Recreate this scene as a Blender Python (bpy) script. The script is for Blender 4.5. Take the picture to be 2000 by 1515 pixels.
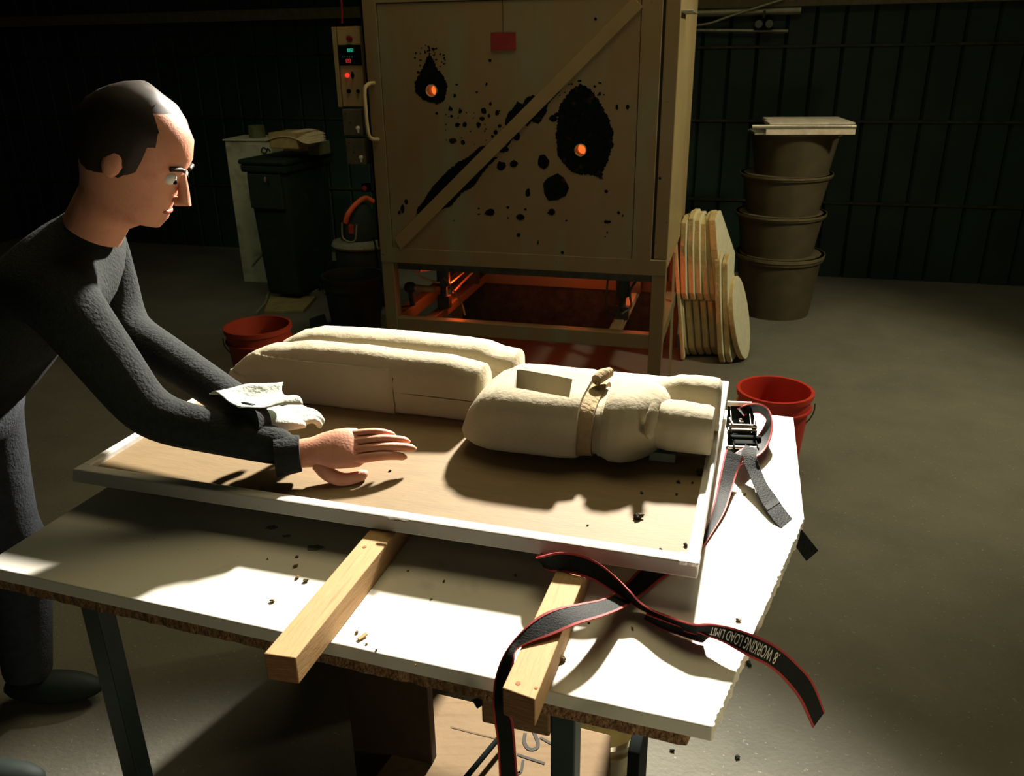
import bpy, bmesh, math, random
from mathutils import Matrix, Vector, noise

# ------------------------------------------------------------------ start, camera, light, exposure
for o in list(bpy.data.objects): bpy.data.objects.remove(o)
SC = bpy.context.scene
COL = SC.collection
random.seed(7)
R = math.radians
F_PX, PITCH, ROLL, CAM_H = 1638.0, R(22.1), R(0.92), 1.65
fw = Vector((0, math.cos(PITCH), -math.sin(PITCH)))
r0 = Vector((1, 0, 0)); u0 = Vector((0, math.sin(PITCH), math.cos(PITCH)))
rt = math.cos(ROLL)*r0 - math.sin(ROLL)*u0
up = math.cos(ROLL)*u0 + math.sin(ROLL)*r0
CAMP = Vector((0, 0, CAM_H))
cd = bpy.data.cameras.new('camera'); cam = bpy.data.objects.new('camera', cd); COL.objects.link(cam)
cd.sensor_fit = 'HORIZONTAL'; cd.sensor_width = 36; cd.lens = F_PX*36/2000; cd.clip_start = .02
cam.matrix_world = Matrix(((rt.x, up.x, -fw.x, 0), (rt.y, up.y, -fw.y, 0), (rt.z, up.z, -fw.z, CAM_H), (0, 0, 0, 1)))
cd.dof.use_dof = True; cd.dof.focus_distance = 1.75; cd.dof.aperture_fstop = 11
SC.camera = cam
SC.view_settings.view_transform = 'Standard'; SC.view_settings.look = 'None'
SC.view_settings.exposure = 0.0; SC.view_settings.gamma = 1; SC.view_settings.use_curve_mapping = False

w = bpy.data.worlds.new('world'); SC.world = w; w.use_nodes = True
w.node_tree.nodes['Background'].inputs[0].default_value = (.55, 1, .75, 1)
w.node_tree.nodes['Background'].inputs[1].default_value = .014

def aim(o, loc, tgt):
    o.location = loc
    o.rotation_euler = (Vector(tgt)-Vector(loc)).to_track_quat('-Z', 'Y').to_euler()
def spot(name, loc, tgt, watts, color, size, blend, radius):
    l = bpy.data.lights.new(name, 'SPOT'); l.energy = watts; l.color = color; l.spot_size = R(size); l.spot_blend = blend; l.shadow_soft_size = radius
    o = bpy.data.objects.new(name, l); COL.objects.link(o); aim(o, loc, tgt); return o
def area(name, loc, tgt, watts, color, sx, sy):
    l = bpy.data.lights.new(name, 'AREA'); l.energy = watts; l.color = color; l.shape = 'RECTANGLE'; l.size = sx; l.size_y = sy
    o = bpy.data.objects.new(name, l); COL.objects.link(o); aim(o, loc, tgt); return o
KEY = spot('key_work_light', (1.27, 4.95, 3.35), (-.10, 1.0, 1.05), 5200, (1, .92, .80), 40, .6, .14)
BACK = area('rear_skylight', (1.5, 5.0, 3.9), (0, 1.3, .85), 13, (.95, 1, .62), 1.6, 1.2)
TOP = area('ceiling_lamp', (.4, 3.05, 3.9), (.1, 1.7, 0), 40, (1, .82, .45), 2.4, 1.5)
FILL = area('front_fill_light', (-.6, -2.2, 2.6), (0, 3, .8), 1.6, (1, .88, .5), 1.6, 1.6)  # weak fill added behind the camera, no actual source there
SIDE = spot('side_work_light', (3.0, 3.1, 2.7), (1.15, 4.0, .4), 200, (1, .86, .55), 85, .7, .12)
LEFT = spot('left_fill_light', (-2.9, 4.0, 3.2), (-1.75, 5.9, .6), 26, (.95, 1, .62), 50, .8, .15)  # extra spot added to lift the dark left background
LOW = area('floor_bounce_fill', (1.05, .05, .60), (.05, 1.0, .70), 5.5, (1, .84, .52), .4, .3)  # added low light standing in for bounce off the lit floor

# ------------------------------------------------------------------ frames and pixel rays
def ray(x, y): return fw + rt*((x-1000)/F_PX) - up*((y-757.5)/F_PX)
def onz(x, y, z):
    d = ray(x, y); return CAMP + d*((z-CAM_H)/d.z)
def ondist(x, y, Y):
    d = ray(x, y); return CAMP + d*(Y/d.y)
TF = Matrix.Translation((.279, 1.078, 0)) @ Matrix.Rotation(R(-17.2), 4, 'Z')     # tray / table frame
KF = Matrix.Translation((.703, 3.70, 0)) @ Matrix.Rotation(R(-15.5), 4, 'Z')      # kiln / room frame
TI, KI = TF.inverted(), KF.inverted()
def onY(fr, fi, x, y, Y):          # pixel ray onto the plane local Y
    o = fi @ CAMP; d = fi.to_3x3() @ ray(x, y); return o + d*((Y-o.y)/d.y)
def tz(x, y, z): return TI @ onz(x, y, z)
def tY(x, y, Y): return onY(TF, TI, x, y, Y)
def kY(x, y, Y=0): return onY(KF, KI, x, y, Y)

# ------------------------------------------------------------------ materials
MATS = {}
def mat(name, color, rough=.7, metal=0, var=.15, scale=20, bump=.0, bscale=60, second=None, emit=None, estr=0, spec=.3, stretch=None, trans=0):
    if name in MATS: return MATS[name]
    m = bpy.data.materials.new(name); m.use_nodes = True; nt = m.node_tree; N = nt.nodes; L = nt.links
    b = N['Principled BSDF']; b.inputs['Roughness'].default_value = rough; b.inputs['Metallic'].default_value = metal
    b.inputs['Specular IOR Level'].default_value = spec
    tc = N.new('ShaderNodeTexCoord'); mp = N.new('ShaderNodeMapping'); L.new(tc.outputs['Object'], mp.inputs[0])
    if stretch: mp.inputs['Scale'].default_value = stretch
    nz = N.new('ShaderNodeTexNoise'); nz.inputs['Scale'].default_value = scale; nz.inputs['Detail'].default_value = 6; nz.inputs['Roughness'].default_value = .62
    L.new(mp.outputs[0], nz.inputs['Vector'])
    cr = N.new('ShaderNodeValToRGB'); c2 = second or tuple(max(0, c*(1-var*2)) for c in color)
    c1 = color if second else tuple(min(1, c*(1+var*.6)) for c in color)
    cr.color_ramp.elements[0].position = .3; cr.color_ramp.elements[1].position = .68
    cr.color_ramp.elements[0].color = (*c2, 1); cr.color_ramp.elements[1].color = (*c1, 1)
    L.new(nz.outputs[0], cr.inputs[0]); L.new(cr.outputs[0], b.inputs['Base Color'])
    if bump:
        n2 = N.new('ShaderNodeTexNoise'); n2.inputs['Scale'].default_value = bscale; n2.inputs['Detail'].default_value = 5
        L.new(mp.outputs[0], n2.inputs['Vector'])
        bp = N.new('ShaderNodeBump'); bp.inputs['Strength'].default_value = bump; bp.inputs['Distance'].default_value = .01
        L.new(n2.outputs[0], bp.inputs['Height']); L.new(bp.outputs[0], b.inputs['Normal'])
    if emit:
        b.inputs['Emission Color'].default_value = (*emit, 1); b.inputs['Emission Strength'].default_value = estr
    MATS[name] = m; return m
def overlay(m, color, scale, lo, hi, stretch=None, detail=8, dist=0):
    """second noise layer mixed over the base colour (veins, specks, grime)"""
    nt = m.node_tree; N = nt.nodes; L = nt.links; b = N['Principled BSDF']
    src = b.inputs['Base Color'].links[0].from_socket
    tc = N.new('ShaderNodeTexCoord'); mp = N.new('ShaderNodeMapping'); L.new(tc.outputs['Object'], mp.inputs[0])
    if stretch: mp.inputs['Scale'].default_value = stretch
    nz = N.new('ShaderNodeTexNoise'); nz.inputs['Scale'].default_value = scale; nz.inputs['Detail'].default_value = detail; nz.inputs['Distortion'].default_value = dist
    L.new(mp.outputs[0], nz.inputs['Vector'])
    mr = N.new('ShaderNodeMapRange'); mr.inputs['From Min'].default_value = lo; mr.inputs['From Max'].default_value = hi; mr.clamp = True
    L.new(nz.outputs[0], mr.inputs[0])
    mx = N.new('ShaderNodeMix'); mx.data_type = 'RGBA'; L.new(mr.outputs[0], mx.inputs[0]); L.new(src, mx.inputs[6]); mx.inputs[7].default_value = (*color, 1)
    L.new(mx.outputs[2], b.inputs['Base Color']); return m

m_clay = overlay(mat('dried_clay', (.37, .327, .225), .95, var=.04, scale=9, bump=.15, bscale=120), (.31, .26, .16), 9, .6, .9)
m_clay2 = mat('brown_clay_band', (.33, .24, .125), .95, var=.12, scale=30, bump=.6, bscale=70)  # browner, rougher clay for the belt band and lump
m_ply = overlay(mat('tray_board', (.21, .147, .072), .7, var=.07, scale=12, stretch=(1, 6, 1), bump=.08), (.165, .112, .05), 5, .55, .8)
m_rim = overlay(mat('white_paint', (.56, .54, .49), .45, var=.02, scale=20, bump=.12, bscale=40), (.5, .42, .32), 60, .68, .74)
m_slab = overlay(mat('marble', (.72, .70, .62), .5, var=.02, scale=4, spec=.2), (.56, .56, .48), 3.2, .60, .70, dist=2.2)
overlay(m_slab, (.30, .26, .16), 140, .71, .76)
m_chip = mat('particle_board', (.30, .17, .085), .95, second=(.13, .07, .035), scale=90, bump=.8, bscale=120)
m_pine = overlay(mat('pine', (.44, .27, .12), .75, var=.06, scale=16, stretch=(9, .9, 9), bump=.12), (.36, .18, .07), 22, .55, .75, stretch=(7, .5, 7))
m_endg = mat('pine_end_grain', (.36, .19, .085), .9, second=(.22, .105, .045), scale=26, stretch=(1, 1, 6), bump=.3)
m_knot = mat('knot', (.34, .12, .04), .8)
m_timber = mat('old_timber', (.24, .15, .07), .9, second=(.12, .07, .03), scale=20, stretch=(1, 1, 7), bump=.3)
m_web = mat('black_webbing', (.012, .015, .014), .65, var=.2, scale=300, bump=.15, bscale=400, spec=.12)
m_web2 = mat('grey_webbing', (.022, .026, .025), .7, var=.3, scale=200, bump=.3, bscale=300, spec=.10)
m_red = mat('red_edging', (.42, .045, .04), .65, var=.1, scale=200)
m_print = mat('white_print', (.8, .78, .72), .6, var=.02)
m_blackp = mat('black_paint', (.006, .009, .008), .8, var=.1, spec=.04)
m_steelp = mat('blue_black_steel', (.028, .045, .045), .45, var=.2, spec=.4, scale=6)
m_steel = mat('bright_steel', (.75, .68, .6), .28, 1, var=.1, scale=50)
m_kiln = overlay(mat('tan_enamel', (.19, .145, .075), .5, second=(.175, .115, .048), scale=2.6, spec=.22, bump=.05, bscale=150), (.165, .158, .09), 2.2, .50, .68, stretch=(2.5, 1, .7))
overlay(m_kiln, (.09, .05, .02), 55, .70, .76)
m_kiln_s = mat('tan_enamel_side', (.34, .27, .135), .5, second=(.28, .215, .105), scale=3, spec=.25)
m_seam = mat('dark_seam', (.02, .015, .01), .9, var=.1)
m_char = overlay(mat('burnt_scale', (.004, .008, .007), 1.0, var=.3, scale=60, bump=.4, bscale=120, spec=.05), (.035, .018, .008), 24, .60, .72)
m_brick = mat('refractory', (.62, .45, .24), .9, var=.15, scale=60, bump=.3)
m_glow = mat('kiln_glow', (.6, .1, .02), .9, emit=(1, .16, .025), estr=1.1)
m_conc = overlay(mat('concrete', (.155, .15, .118), .85, second=(.116, .114, .09), scale=3.5, bump=.25, bscale=80), (.14, .13, .10), 38, .56, .72)
overlay(m_conc, (.30, .28, .23), 95, .66, .76)
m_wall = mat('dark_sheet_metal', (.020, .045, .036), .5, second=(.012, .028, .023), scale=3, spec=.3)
m_dark = mat('dark_rubber', (.02, .03, .026), .7, var=.1)
m_bin = overlay(mat('bin_plastic', (.018, .032, .026), .6, var=.15, scale=5, spec=.15), (.04, .06, .045), 8, .6, .8)
m_card = overlay(mat('cardboard', (.19, .13, .07), .9, var=.05, scale=10, bump=.1), (.155, .103, .052), 4, .5, .7, stretch=(1, 14, 1))
m_cardd = mat('brown_fibreboard', (.055, .032, .016), .9, var=.2, scale=8)
m_whitecard = overlay(mat('white_carton', (.55, .55, .40), .8, var=.08, scale=6), (.26, .25, .17), 9, .5, .75)
m_ink = mat('marker_ink', (.035, .033, .025), .8, var=.1)
m_inkb = mat('black_marker', (.012, .014, .012), .8, var=.1)
m_foam = overlay(mat('cream_board_edge', (.60, .47, .22), .9, var=.10, scale=20, bump=.4, bscale=70), (.42, .30, .12), 16, .52, .74)
m_foamw = mat('cream_board_face', (.62, .60, .44), .9, var=.06, scale=24, bump=.3, bscale=90)
m_redpl = mat('red_plastic', (.58, .045, .025), .4, var=.08, scale=6, spec=.4)
m_redpl2 = mat('faded_red_plastic', (.36, .045, .02), .5, var=.12, scale=6)
m_orange = mat('orange_plastic', (.85, .16, .05), .4, var=.05)
m_greyd = mat('dusty_grey', (.26, .27, .20), .95, second=(.17, .18, .13), scale=60, bump=.3)
m_skin = overlay(mat('skin', (.66, .30, .19), .55, var=.05, scale=20, bump=.1, bscale=200), (.55, .20, .12), 22, .5, .75)
m_cloth = mat('dark_sweater', (.016, .02, .02), .95, var=.2, scale=60, bump=.4, bscale=160)
m_trous = mat('dark_trousers', (.03, .035, .045), .9, var=.2, scale=40, bump=.3, bscale=160)
m_hair = mat('dark_hair', (.02, .013, .008), .6, var=.2, stretch=(20, 20, 2))
m_rag = mat('pale_grey_cloth', (.55, .60, .52), .9, var=.08, scale=30, bump=.3, bscale=140)
m_copper = mat('dull_pipe', (.42, .26, .12), .45, .3, var=.15)
m_grime = mat('grimy_steel', (.05, .05, .035), .5, .2, var=.3)
m_conduit = mat('galvanised_conduit', (.34, .34, .24), .4, .5, var=.15)
m_crumb = mat('brown_clay_crumb', (.22, .15, .07), .95, var=.25, scale=120, bump=.5)
m_crumbd = mat('dark_clay_crumb', (.07, .06, .035), .95, var=.25, scale=120, bump=.5)

# ------------------------------------------------------------------ mesh builder
class MB:
    def __init__(s): s.v = []; s.f = []; s.mi = []
    def add(s, vs, fs, mi=0):
        n = len(s.v); s.v += [Vector(p) for p in vs]; s.f += [tuple(i+n for i in f) for f in fs]; s.mi += [mi]*len(fs); return s
    def box(s, a, b, mi=0, M=None):
        x0, y0, z0 = a; x1, y1, z1 = b
        vs = [Vector(p) for p in ((x0,y0,z0),(x1,y0,z0),(x1,y1,z0),(x0,y1,z0),(x0,y0,z1),(x1,y0,z1),(x1,y1,z1),(x0,y1,z1))]
        if M: vs = [M @ p for p in vs]
        return s.add(vs, [(0,3,2,1),(4,5,6,7),(0,1,5,4),(1,2,6,5),(2,3,7,6),(3,0,4,7)], mi)
    def bar(s, p, q, wd, h, upv=(0,0,1)):
        p, q = Vector(p), Vector(q); d = (q-p).normalized(); sd = d.cross(Vector(upv)).normalized(); u = sd.cross(d)
        c = [sd*wd/2+u*h/2, -sd*wd/2+u*h/2, -sd*wd/2-u*h/2, sd*wd/2-u*h/2]
        return s.add([p+k for k in c]+[q+k for k in c], [(0,1,2,3),(7,6,5,4),(0,4,5,1),(1,5,6,2),(2,6,7,3),(3,7,4,0)])
    def rings(s, rings, caps=True, closed=True):
        n = len(rings[0]); vs = [p for r in rings for p in r]; fs = []
        for i in range(len(rings)-1):
            for j in range(n if closed else n-1):
                k = (j+1) % n; fs.append((i*n+j, i*n+k, (i+1)*n+k, (i+1)*n+j))
        if caps: fs += [tuple(range(n))[::-1], tuple(range((len(rings)-1)*n, len(rings)*n))]
        return s.add(vs, fs)
    def tube(s, pts, r, n=10, caps=True):
        pts = [Vector(p) for p in pts]; rings = []; prev = None
        for i, p in enumerate(pts):
            t = (pts[min(i+1, len(pts)-1)] - pts[max(i-1, 0)]).normalized()
            if prev is None: a = t.orthogonal().normalized()
            else: a = (prev - t*prev.dot(t)).normalized()
            prev = a; b = t.cross(a); rr = r[i] if isinstance(r, (list, tuple)) else r
            rings.append([p + a*math.cos(k*2*math.pi/n)*rr + b*math.sin(k*2*math.pi/n)*rr for k in range(n)])
        return s.rings(rings, caps)
    def lathe(s, prof, c=(0,0,0), n=40, M=None):
        c = Vector(c); rings = []
        for r_, z in prof:
            ring = [Vector((r_*math.cos(k*2*math.pi/n), r_*math.sin(k*2*math.pi/n), z)) for k in range(n)]
            rings.append([c + (M @ p if M else p) for p in ring])
        return s.rings(rings, True)
    def prism(s, poly, z0, z1, M=None):
        n = len(poly); vs = [Vector((x, y, z0)) for x, y in poly] + [Vector((x, y, z1)) for x, y in poly]
        if M: vs = [M @ p for p in vs]
        return s.add(vs, [tuple(range(n))[::-1], tuple(range(n, 2*n))] + [(i, (i+1) % n, n+(i+1) % n, n+i) for i in range(n)])
    def ball(s, c, r, n=10, sx=1, sy=1, sz=1, jit=0, seed=0):
        c = Vector(c); vs = [c+Vector((0,0,r*sz))]; fs = []; m = n//2
        for i in range(1, m):
            for j in range(n):
                a, b = math.pi*i/m, 2*math.pi*j/n
                d = Vector((math.sin(a)*math.cos(b)*sx, math.sin(a)*math.sin(b)*sy, math.cos(a)*sz))*r
                if jit: d *= 1+jit*noise.noise(d*(2.2/r)+Vector((seed,seed*.7,0)))
                vs.append(c+d)
        vs.append(c-Vector((0,0,r*sz))); L_ = len(vs)-1
        for j in range(n):
            fs.append((0, 1+j, 1+(j+1) % n)); fs.append((L_, L_-n+(j+1) % n, L_-n+j))
            for i in range(m-2): fs.append((1+i*n+j, 1+(i+1)*n+j, 1+(i+1)*n+(j+1) % n, 1+i*n+(j+1) % n))
        return s.add(vs, fs)

def mesh_of(name, mb, mats):
    me = bpy.data.meshes.new(name); me.from_pydata([tuple(p) for p in mb.v], [], mb.f)
    for m in (mats if isinstance(mats, (list, tuple)) else [mats]): me.materials.append(m)
    for p, k in zip(me.polygons, mb.mi): p.material_index = k
    bm = bmesh.new(); bm.from_mesh(me); bmesh.ops.recalc_face_normals(bm, faces=bm.faces); bm.to_mesh(me); bm.free()
    return me
def smooth(o, ang=40):
    me = o.data
    for p in me.polygons: p.use_smooth = True
    bm = bmesh.new(); bm.from_mesh(me)
    for e in bm.edges:
        e.smooth = len(e.link_faces) < 2 or e.calc_face_angle(0) < R(ang)
    bm.to_mesh(me); bm.free()
def build(name, mb, mats, parent=None, bevel=0, sm=0, solid=0, at=None, fr=None):
    """mesh given in the frame of `fr` (or the parent's frame); at = base point when it is a thing of its own"""
    me = mesh_of(name, mb, mats); o = bpy.data.objects.new(name, me); COL.objects.link(o)
    if parent is not None: o.parent = parent
    else:
        M = fr or Matrix.Identity(4)
        if at is None:
            xs = [v.co for v in me.vertices]
            at = ((min(v.x for v in xs)+max(v.x for v in xs))/2, (min(v.y for v in xs)+max(v.y for v in xs))/2, min(v.z for v in xs))
        me.transform(Matrix.Translation(-Vector(at))); o.matrix_world = M @ Matrix.Translation(at)
    if sm: smooth(o, sm)
    if solid:
        md = o.modifiers.new('solid', 'SOLIDIFY'); md.thickness = solid; md.offset = -1
    if bevel:
        md = o.modifiers.new('bevel', 'BEVEL'); md.width = bevel; md.segments = 2; md.limit_method = 'ANGLE'; md.angle_limit = R(35)
    return o
def info(o, label=None, cat=None, group=None, kind=None):
    if label: o['label'] = label
    if cat: o['category'] = cat
    if group: o['group'] = group
    if kind: o['kind'] = kind
    return o
def thing(name, fr, label, cat, group=None, at=(0,0,0)):
    """Empty carrying frame fr; children use the same frame's coordinates minus `at`"""
    o = bpy.data.objects.new(name, None); COL.objects.link(o); o.empty_display_size = .05
    o.matrix_world = fr @ Matrix.Translation(at); info(o, label, cat, group); o['_at'] = 0; del o['_at']
    return o
def part(name, mb, mats, root, at=(0,0,0), **k):
    mb.v = [v-Vector(at) for v in mb.v]
    return build(name, mb, mats, parent=root, **k)
def boolean(o, cutter_mb):
    me = mesh_of('cut', cutter_mb, m_seam); c = bpy.data.objects.new('cut', me); COL.objects.link(c)
    c.matrix_world = o.matrix_world.copy() if o.parent is None else o.parent.matrix_world.copy()
    bpy.context.view_layer.update()
    md = o.modifiers.new('b', 'BOOLEAN'); md.operation = 'DIFFERENCE'; md.solver = 'EXACT'; md.object = c
    dg = bpy.context.evaluated_depsgraph_get(); new = bpy.data.meshes.new_from_object(o.evaluated_get(dg))
    o.modifiers.clear(); o.data = new; bpy.data.objects.remove(c)
def crom(pts, n=6):
    P = [Vector(p) for p in pts]; P = [P[0]*2-P[1]] + P + [P[-1]*2-P[-2]]; out = []
    for i in range(1, len(P)-2):
        for k in range(n):
            t = k/n; a, b, c, d = P[i-1:i+3]
            out.append(.5*((2*b)+(c-a)*t+(2*a-5*b+4*c-d)*t*t+(3*b-a-3*c+d)*t**3))
    out.append(P[-2]); return out
def interp(tab, x):
    if x <= tab[0][0]: return tab[0][1:]
    for a, b in zip(tab, tab[1:]):
        if x <= b[0]:
            t = (x-a[0])/(b[0]-a[0]); return [p+(q-p)*t for p, q in zip(a[1:], b[1:])]
    return tab[-1][1:]

# ------------------------------------------------------------------ setting
def struct(name, mb, m, fr=None, **k): return info(build(name, mb, m, fr=fr, **k), kind='structure')
struct('floor', MB().box((-6.5, -7, -.1), (4.5, 3.2, 0)), m_conc, KF)
def corrugated(x0, x1, y, z0, z1, pitch=.19, d=.025):
    prof = []; x = x0
    while x < x1:
        prof += [(x, y), (x+pitch*.7, y), (x+pitch*.78, y+d), (x+pitch*.92, y+d)]; x += pitch
    prof.append((x, y)); return prof
def wall(name, prof, z0, z1):
    mb = MB(); n = len(prof)
    mb.add([(x, y, z0) for x, y in prof]+[(x, y, z1) for x, y in prof], [(i, i+1, n+i+1, n+i) for i in range(n-1)])
    return struct(name, mb, m_wall, KF, solid=.03)
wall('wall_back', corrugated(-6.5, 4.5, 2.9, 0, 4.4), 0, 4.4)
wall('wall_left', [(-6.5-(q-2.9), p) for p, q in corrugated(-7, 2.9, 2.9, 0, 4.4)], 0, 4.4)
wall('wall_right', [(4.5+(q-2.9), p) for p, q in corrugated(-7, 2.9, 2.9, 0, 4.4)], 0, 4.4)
struct('ceiling', MB().box((-6.5, -7, 4.4), (4.5, 3.2, 4.5)), m_wall, KF)
for k, z in enumerate((.55, 1.12, 1.62)):       # thin horizontal girts
    struct('trim_%d' % (k+1), MB().box((-6.4, 2.86, z), (4.4, 2.897, z+.016)), m_grime, KF)
struct('trim_4', MB().box((-6.4, 2.80, 1.88), (4.4, 2.897, 1.96)), mat('girt_paint', (.16, .14, .07), .6), KF)

# ------------------------------------------------------------------ kiln
KW = 1.387
kiln = thing('kiln', KF, 'large tan steel kiln on legs with burnt patches around two glowing spyholes', 'kiln')
ZB, ZT = .68, 2.12
fs_, fr_ = -.095, 0
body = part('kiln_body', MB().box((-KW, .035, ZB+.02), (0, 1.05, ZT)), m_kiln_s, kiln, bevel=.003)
gapx = kY(1281, 300).x
# spyhole centres
H1, H2 = kY(843, 177), kY(1134, 293)
holes = MB()
rotY = Matrix.Rotation(R(90), 4, 'X')
def cyl(c, r, y0, y1, n=28):
    return [[Vector((c.x+r*math.cos(2*math.pi*k/n), y, c.z+r*math.sin(2*math.pi*k/n))) for k in range(n)] for y in (y0, y1)]
for H in (H1, H2): holes.rings(cyl(H, .027, -.05, .16))
boolean(body, holes)
# body front strip right of the door
part('front_strip', MB().box((gapx+.012, .012, ZB+.075), (0, .036, ZT)), m_kiln, kiln, bevel=.002)
part('door_gap', MB().box((gapx, .02, ZB+.075), (gapx+.012, .036, ZT)), m_seam, kiln)
part('bottom_beam', MB().box((-KW, -.004, ZB), (0, .05, ZB+.072)), m_kiln, kiln, bevel=.003)
door = part('door', MB().box((-KW, .014, ZB+.07), (gapx, .0352, ZT)), m_kiln, kiln)
hc = MB()
for H in (H1, H2): hc.rings(cyl(H, .027, -.05, .16))
boolean(door, hc)
# panel inside the frame, diagonal split by the bar
pl0 = kY(785, 487); pl1 = kY(1235, 503); pt0 = kY(733, 15); pt1 = kY(1253, 15)
px0 = kY(752, 250).x; px1 = kY(1243, 250).x; pz0 = kY(1000, 495).z; pz1 = kY(1000, 5).z + .01
g = .0035
for nm, a, b in (('door_stile', (-KW, -.004, pz0), (px0-g, .0145, ZT)), ('door_stile', (px1+g, -.004, pz0), (gapx, .0145, ZT)),
                 ('door_rail', (-KW, -.0041, ZB+.0725), (gapx, .0145, pz0-g)), ('door_rail', (px0-g, -.004, pz1+g), (px1+g, .0145, ZT))):
    part(nm, MB().box(a, b), m_kiln, kiln, bevel=.0015)
part('panel_seam', MB().box((px0-g, .0125, pz0-g), (px1+g, .0142, pz0)).box((px0-g, .0125, pz1), (px1+g, .0142, pz1+g)).box((px0-g, .0125, pz0), (px0, .0142, pz1)).box((px1, .0125, pz0), (px1+g, .0142, pz1)), m_seam, kiln)
panel = part('door_panel', MB().box((px0, .001, pz0), (px1, .0142, pz1)), m_kiln, kiln)
hc = MB()
for H in (H1, H2): hc.rings(cyl(H, .027, -.05, .16))
boolean(panel, hc)
# diagonal flat bar
m_bar = mat('tan_enamel_bar', (.235, .172, .08), .5, second=(.21, .148, .062), scale=6, spec=.25)
a, b = kY(770, 466), kY(1238, -6); c, d = kY(784, 487), kY(1256, 14)
mb = MB(); q = [a, b, d, c]
mb.add([(p.x, -.008, p.z) for p in q]+[(p.x, .002, p.z) for p in q], [(0,1,2,3),(7,6,5,4),(0,4,5,1),(1,5,6,2),(2,6,7,3),(3,7,4,0)])
part('diagonal_bar', mb, m_bar, kiln, bevel=.0015)
for H in (H1, H2):      # refractory tubes and the glow at their far end
    n = 28; mb = MB(); rr = [(.0262, .150), (.0262, -.006), (.0225, -.006), (.0225, .150)]
    rings = [[Vector((H.x+r_*math.cos(2*math.pi*k/n), y, H.z+r_*math.sin(2*math.pi*k/n))) for k in range(n)] for r_, y in rr]
    mb.rings(rings, False); t = part('spyhole', mb, m_brick, kiln, sm=30)
    mb = MB(); mb.rings(cyl(H, .0225, .062, .07)); gl = build('glowing_core', mb, m_glow, parent=t)
    gl['label'] = 'orange glowing end of the spyhole'
# handle
h0, h1 = kY(722, 162), kY(742, 272); hx = (h0.x+h1.x)/2-.012
pts = crom([(hx+.02, 0, h0.z), (hx+.004, -.03, h0.z-.004), (hx-.006, -.055, h0.z-.03), (hx-.006, -.06, (h0.z+h1.z)/2), (hx-.004, -.055, h1.z+.03), (hx+.004, -.03, h1.z+.004), (hx+.02, 0, h1.z)], 6)
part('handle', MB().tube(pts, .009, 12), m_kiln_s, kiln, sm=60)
# legs and rails
LW = .062
zr0 = .325; zr1 = .395
for X in (-KW, -LW):
    for Y in (0, 1.05-LW):
        part('leg', MB().box((X, Y, 0), (X+LW, Y+LW, ZB+.02)), m_kiln, kiln, bevel=.003)
part('rear_light_block', MB().box((-KW+LW, 1.02, 0.02), (-LW, 1.03, ZB)), m_grime, kiln)  # unseen sheet added to keep rear light off the floor below
part('front_rail', MB().box((-KW+LW, .004, zr0), (-LW, .058, zr1)), m_kiln, kiln, bevel=.003)
part('back_rail', MB().box((-KW+LW, .99, zr0), (-LW, 1.045, zr1)), m_kiln, kiln, bevel=.003)
for X in (-KW+.004, -.058): part('side_rail', MB().box((X, LW, zr0), (X+.054, 1.05-LW, zr1)), m_kiln, kiln, bevel=.003)
bx = [onY(KF, KI, 837, 622, .03).x, onY(KF, KI, 1197, 648, .03).x]
for X in bx: part('cross_rail', MB().box((X-.025, .05, zr0+.02), (X+.025, 1.0, zr1-.002)), m_kiln, kiln, bevel=.003)
part('under_plate', MB().box((-KW+.03, .05, ZB-.045), (-.03, 1.02, ZB+.021)), m_grime, kiln)
# brace from the right rear leg down to the floor
part('diagonal_brace', MB().bar((.02, .35, .02), (-.02, .72, .62), .03, .012, (1,0,0)), m_kiln, kiln)
# burners
for X, gx in zip(bx, (0, 1)):
    for Y in (.24, .74):
        bmb = MB().lathe([(.0, .455), (.022, .455), (.022, .44), (.018, .43), (.018, .50), (.034, .51), (.034, .60), (.026, .61), (.026, ZB-.045), (0, ZB-.045)], (X+.012, Y, 0), 20)
        b_ = part('burner', bmb, m_dark, kiln, sm=35)
        build('burner_bracket', MB().box((X-.02, Y-.02, zr1-.004), (X+.045, Y+.02, zr1+.062)), m_grime, parent=b_)
# gas pipes, hoses and wires under the kiln
xL = -KW+LW
part('gas_pipe', MB().tube([(xL+.02, .20, .50), (bx[0]-.02, .20, .497)], .017, 14), m_copper, kiln, sm=60)
part('gas_pipe', MB().tube([(xL+.0, .34, .56), (bx[0]+.02, .5, .56), (bx[1]+.05, .62, .545)], .014, 12), m_copper, kiln, sm=60)
part('pipe_elbow', MB().ball((xL+.0, .20, .50), .03, 12, 1.2, 1, 1).tube([(xL, .20, .50), (xL-.0, .22, .40)], .016, 10), m_dark, kiln, sm=60)
for p in ([(xL+.05, .08, .64), (xL+.09, .15, .57), (xL+.15, .2, .535), (bx[0]+.005, .24, .53)], [(xL+.10, .3, .66), (xL+.16, .3, .63), (bx[0]+.02, .3, .60)],
          [(bx[0]+.03, .2, .56), (bx[0]+.10, .12, .53), (bx[0]+.16, .08, .47), (bx[0]+.18, .07, .41)], [(bx[0]+.03, .3, .51), (bx[0]+.14, .5, .60), (bx[0]+.22, .72, .66)],
          [(bx[0]+.02, .35, .44), (bx[0]+.09, .5, .52), (bx[0]+.2, .8, .62)], [(bx[1]-.05, .16, .63), (bx[1]-.055, .15, .5), (bx[1]-.045, .15, .44)],
          [(bx[1]+.07, .28, .64), (bx[1]+.08, .26, .6), (bx[1]+.05, .22, .54), (bx[1]+.06, .2, .47), (bx[1]+.02, .16, .44)]):
    part('hose', MB().tube(crom(p, 6), .0055, 8), m_copper if p[0][0] < -1 else m_grime, kiln, sm=60)
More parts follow.
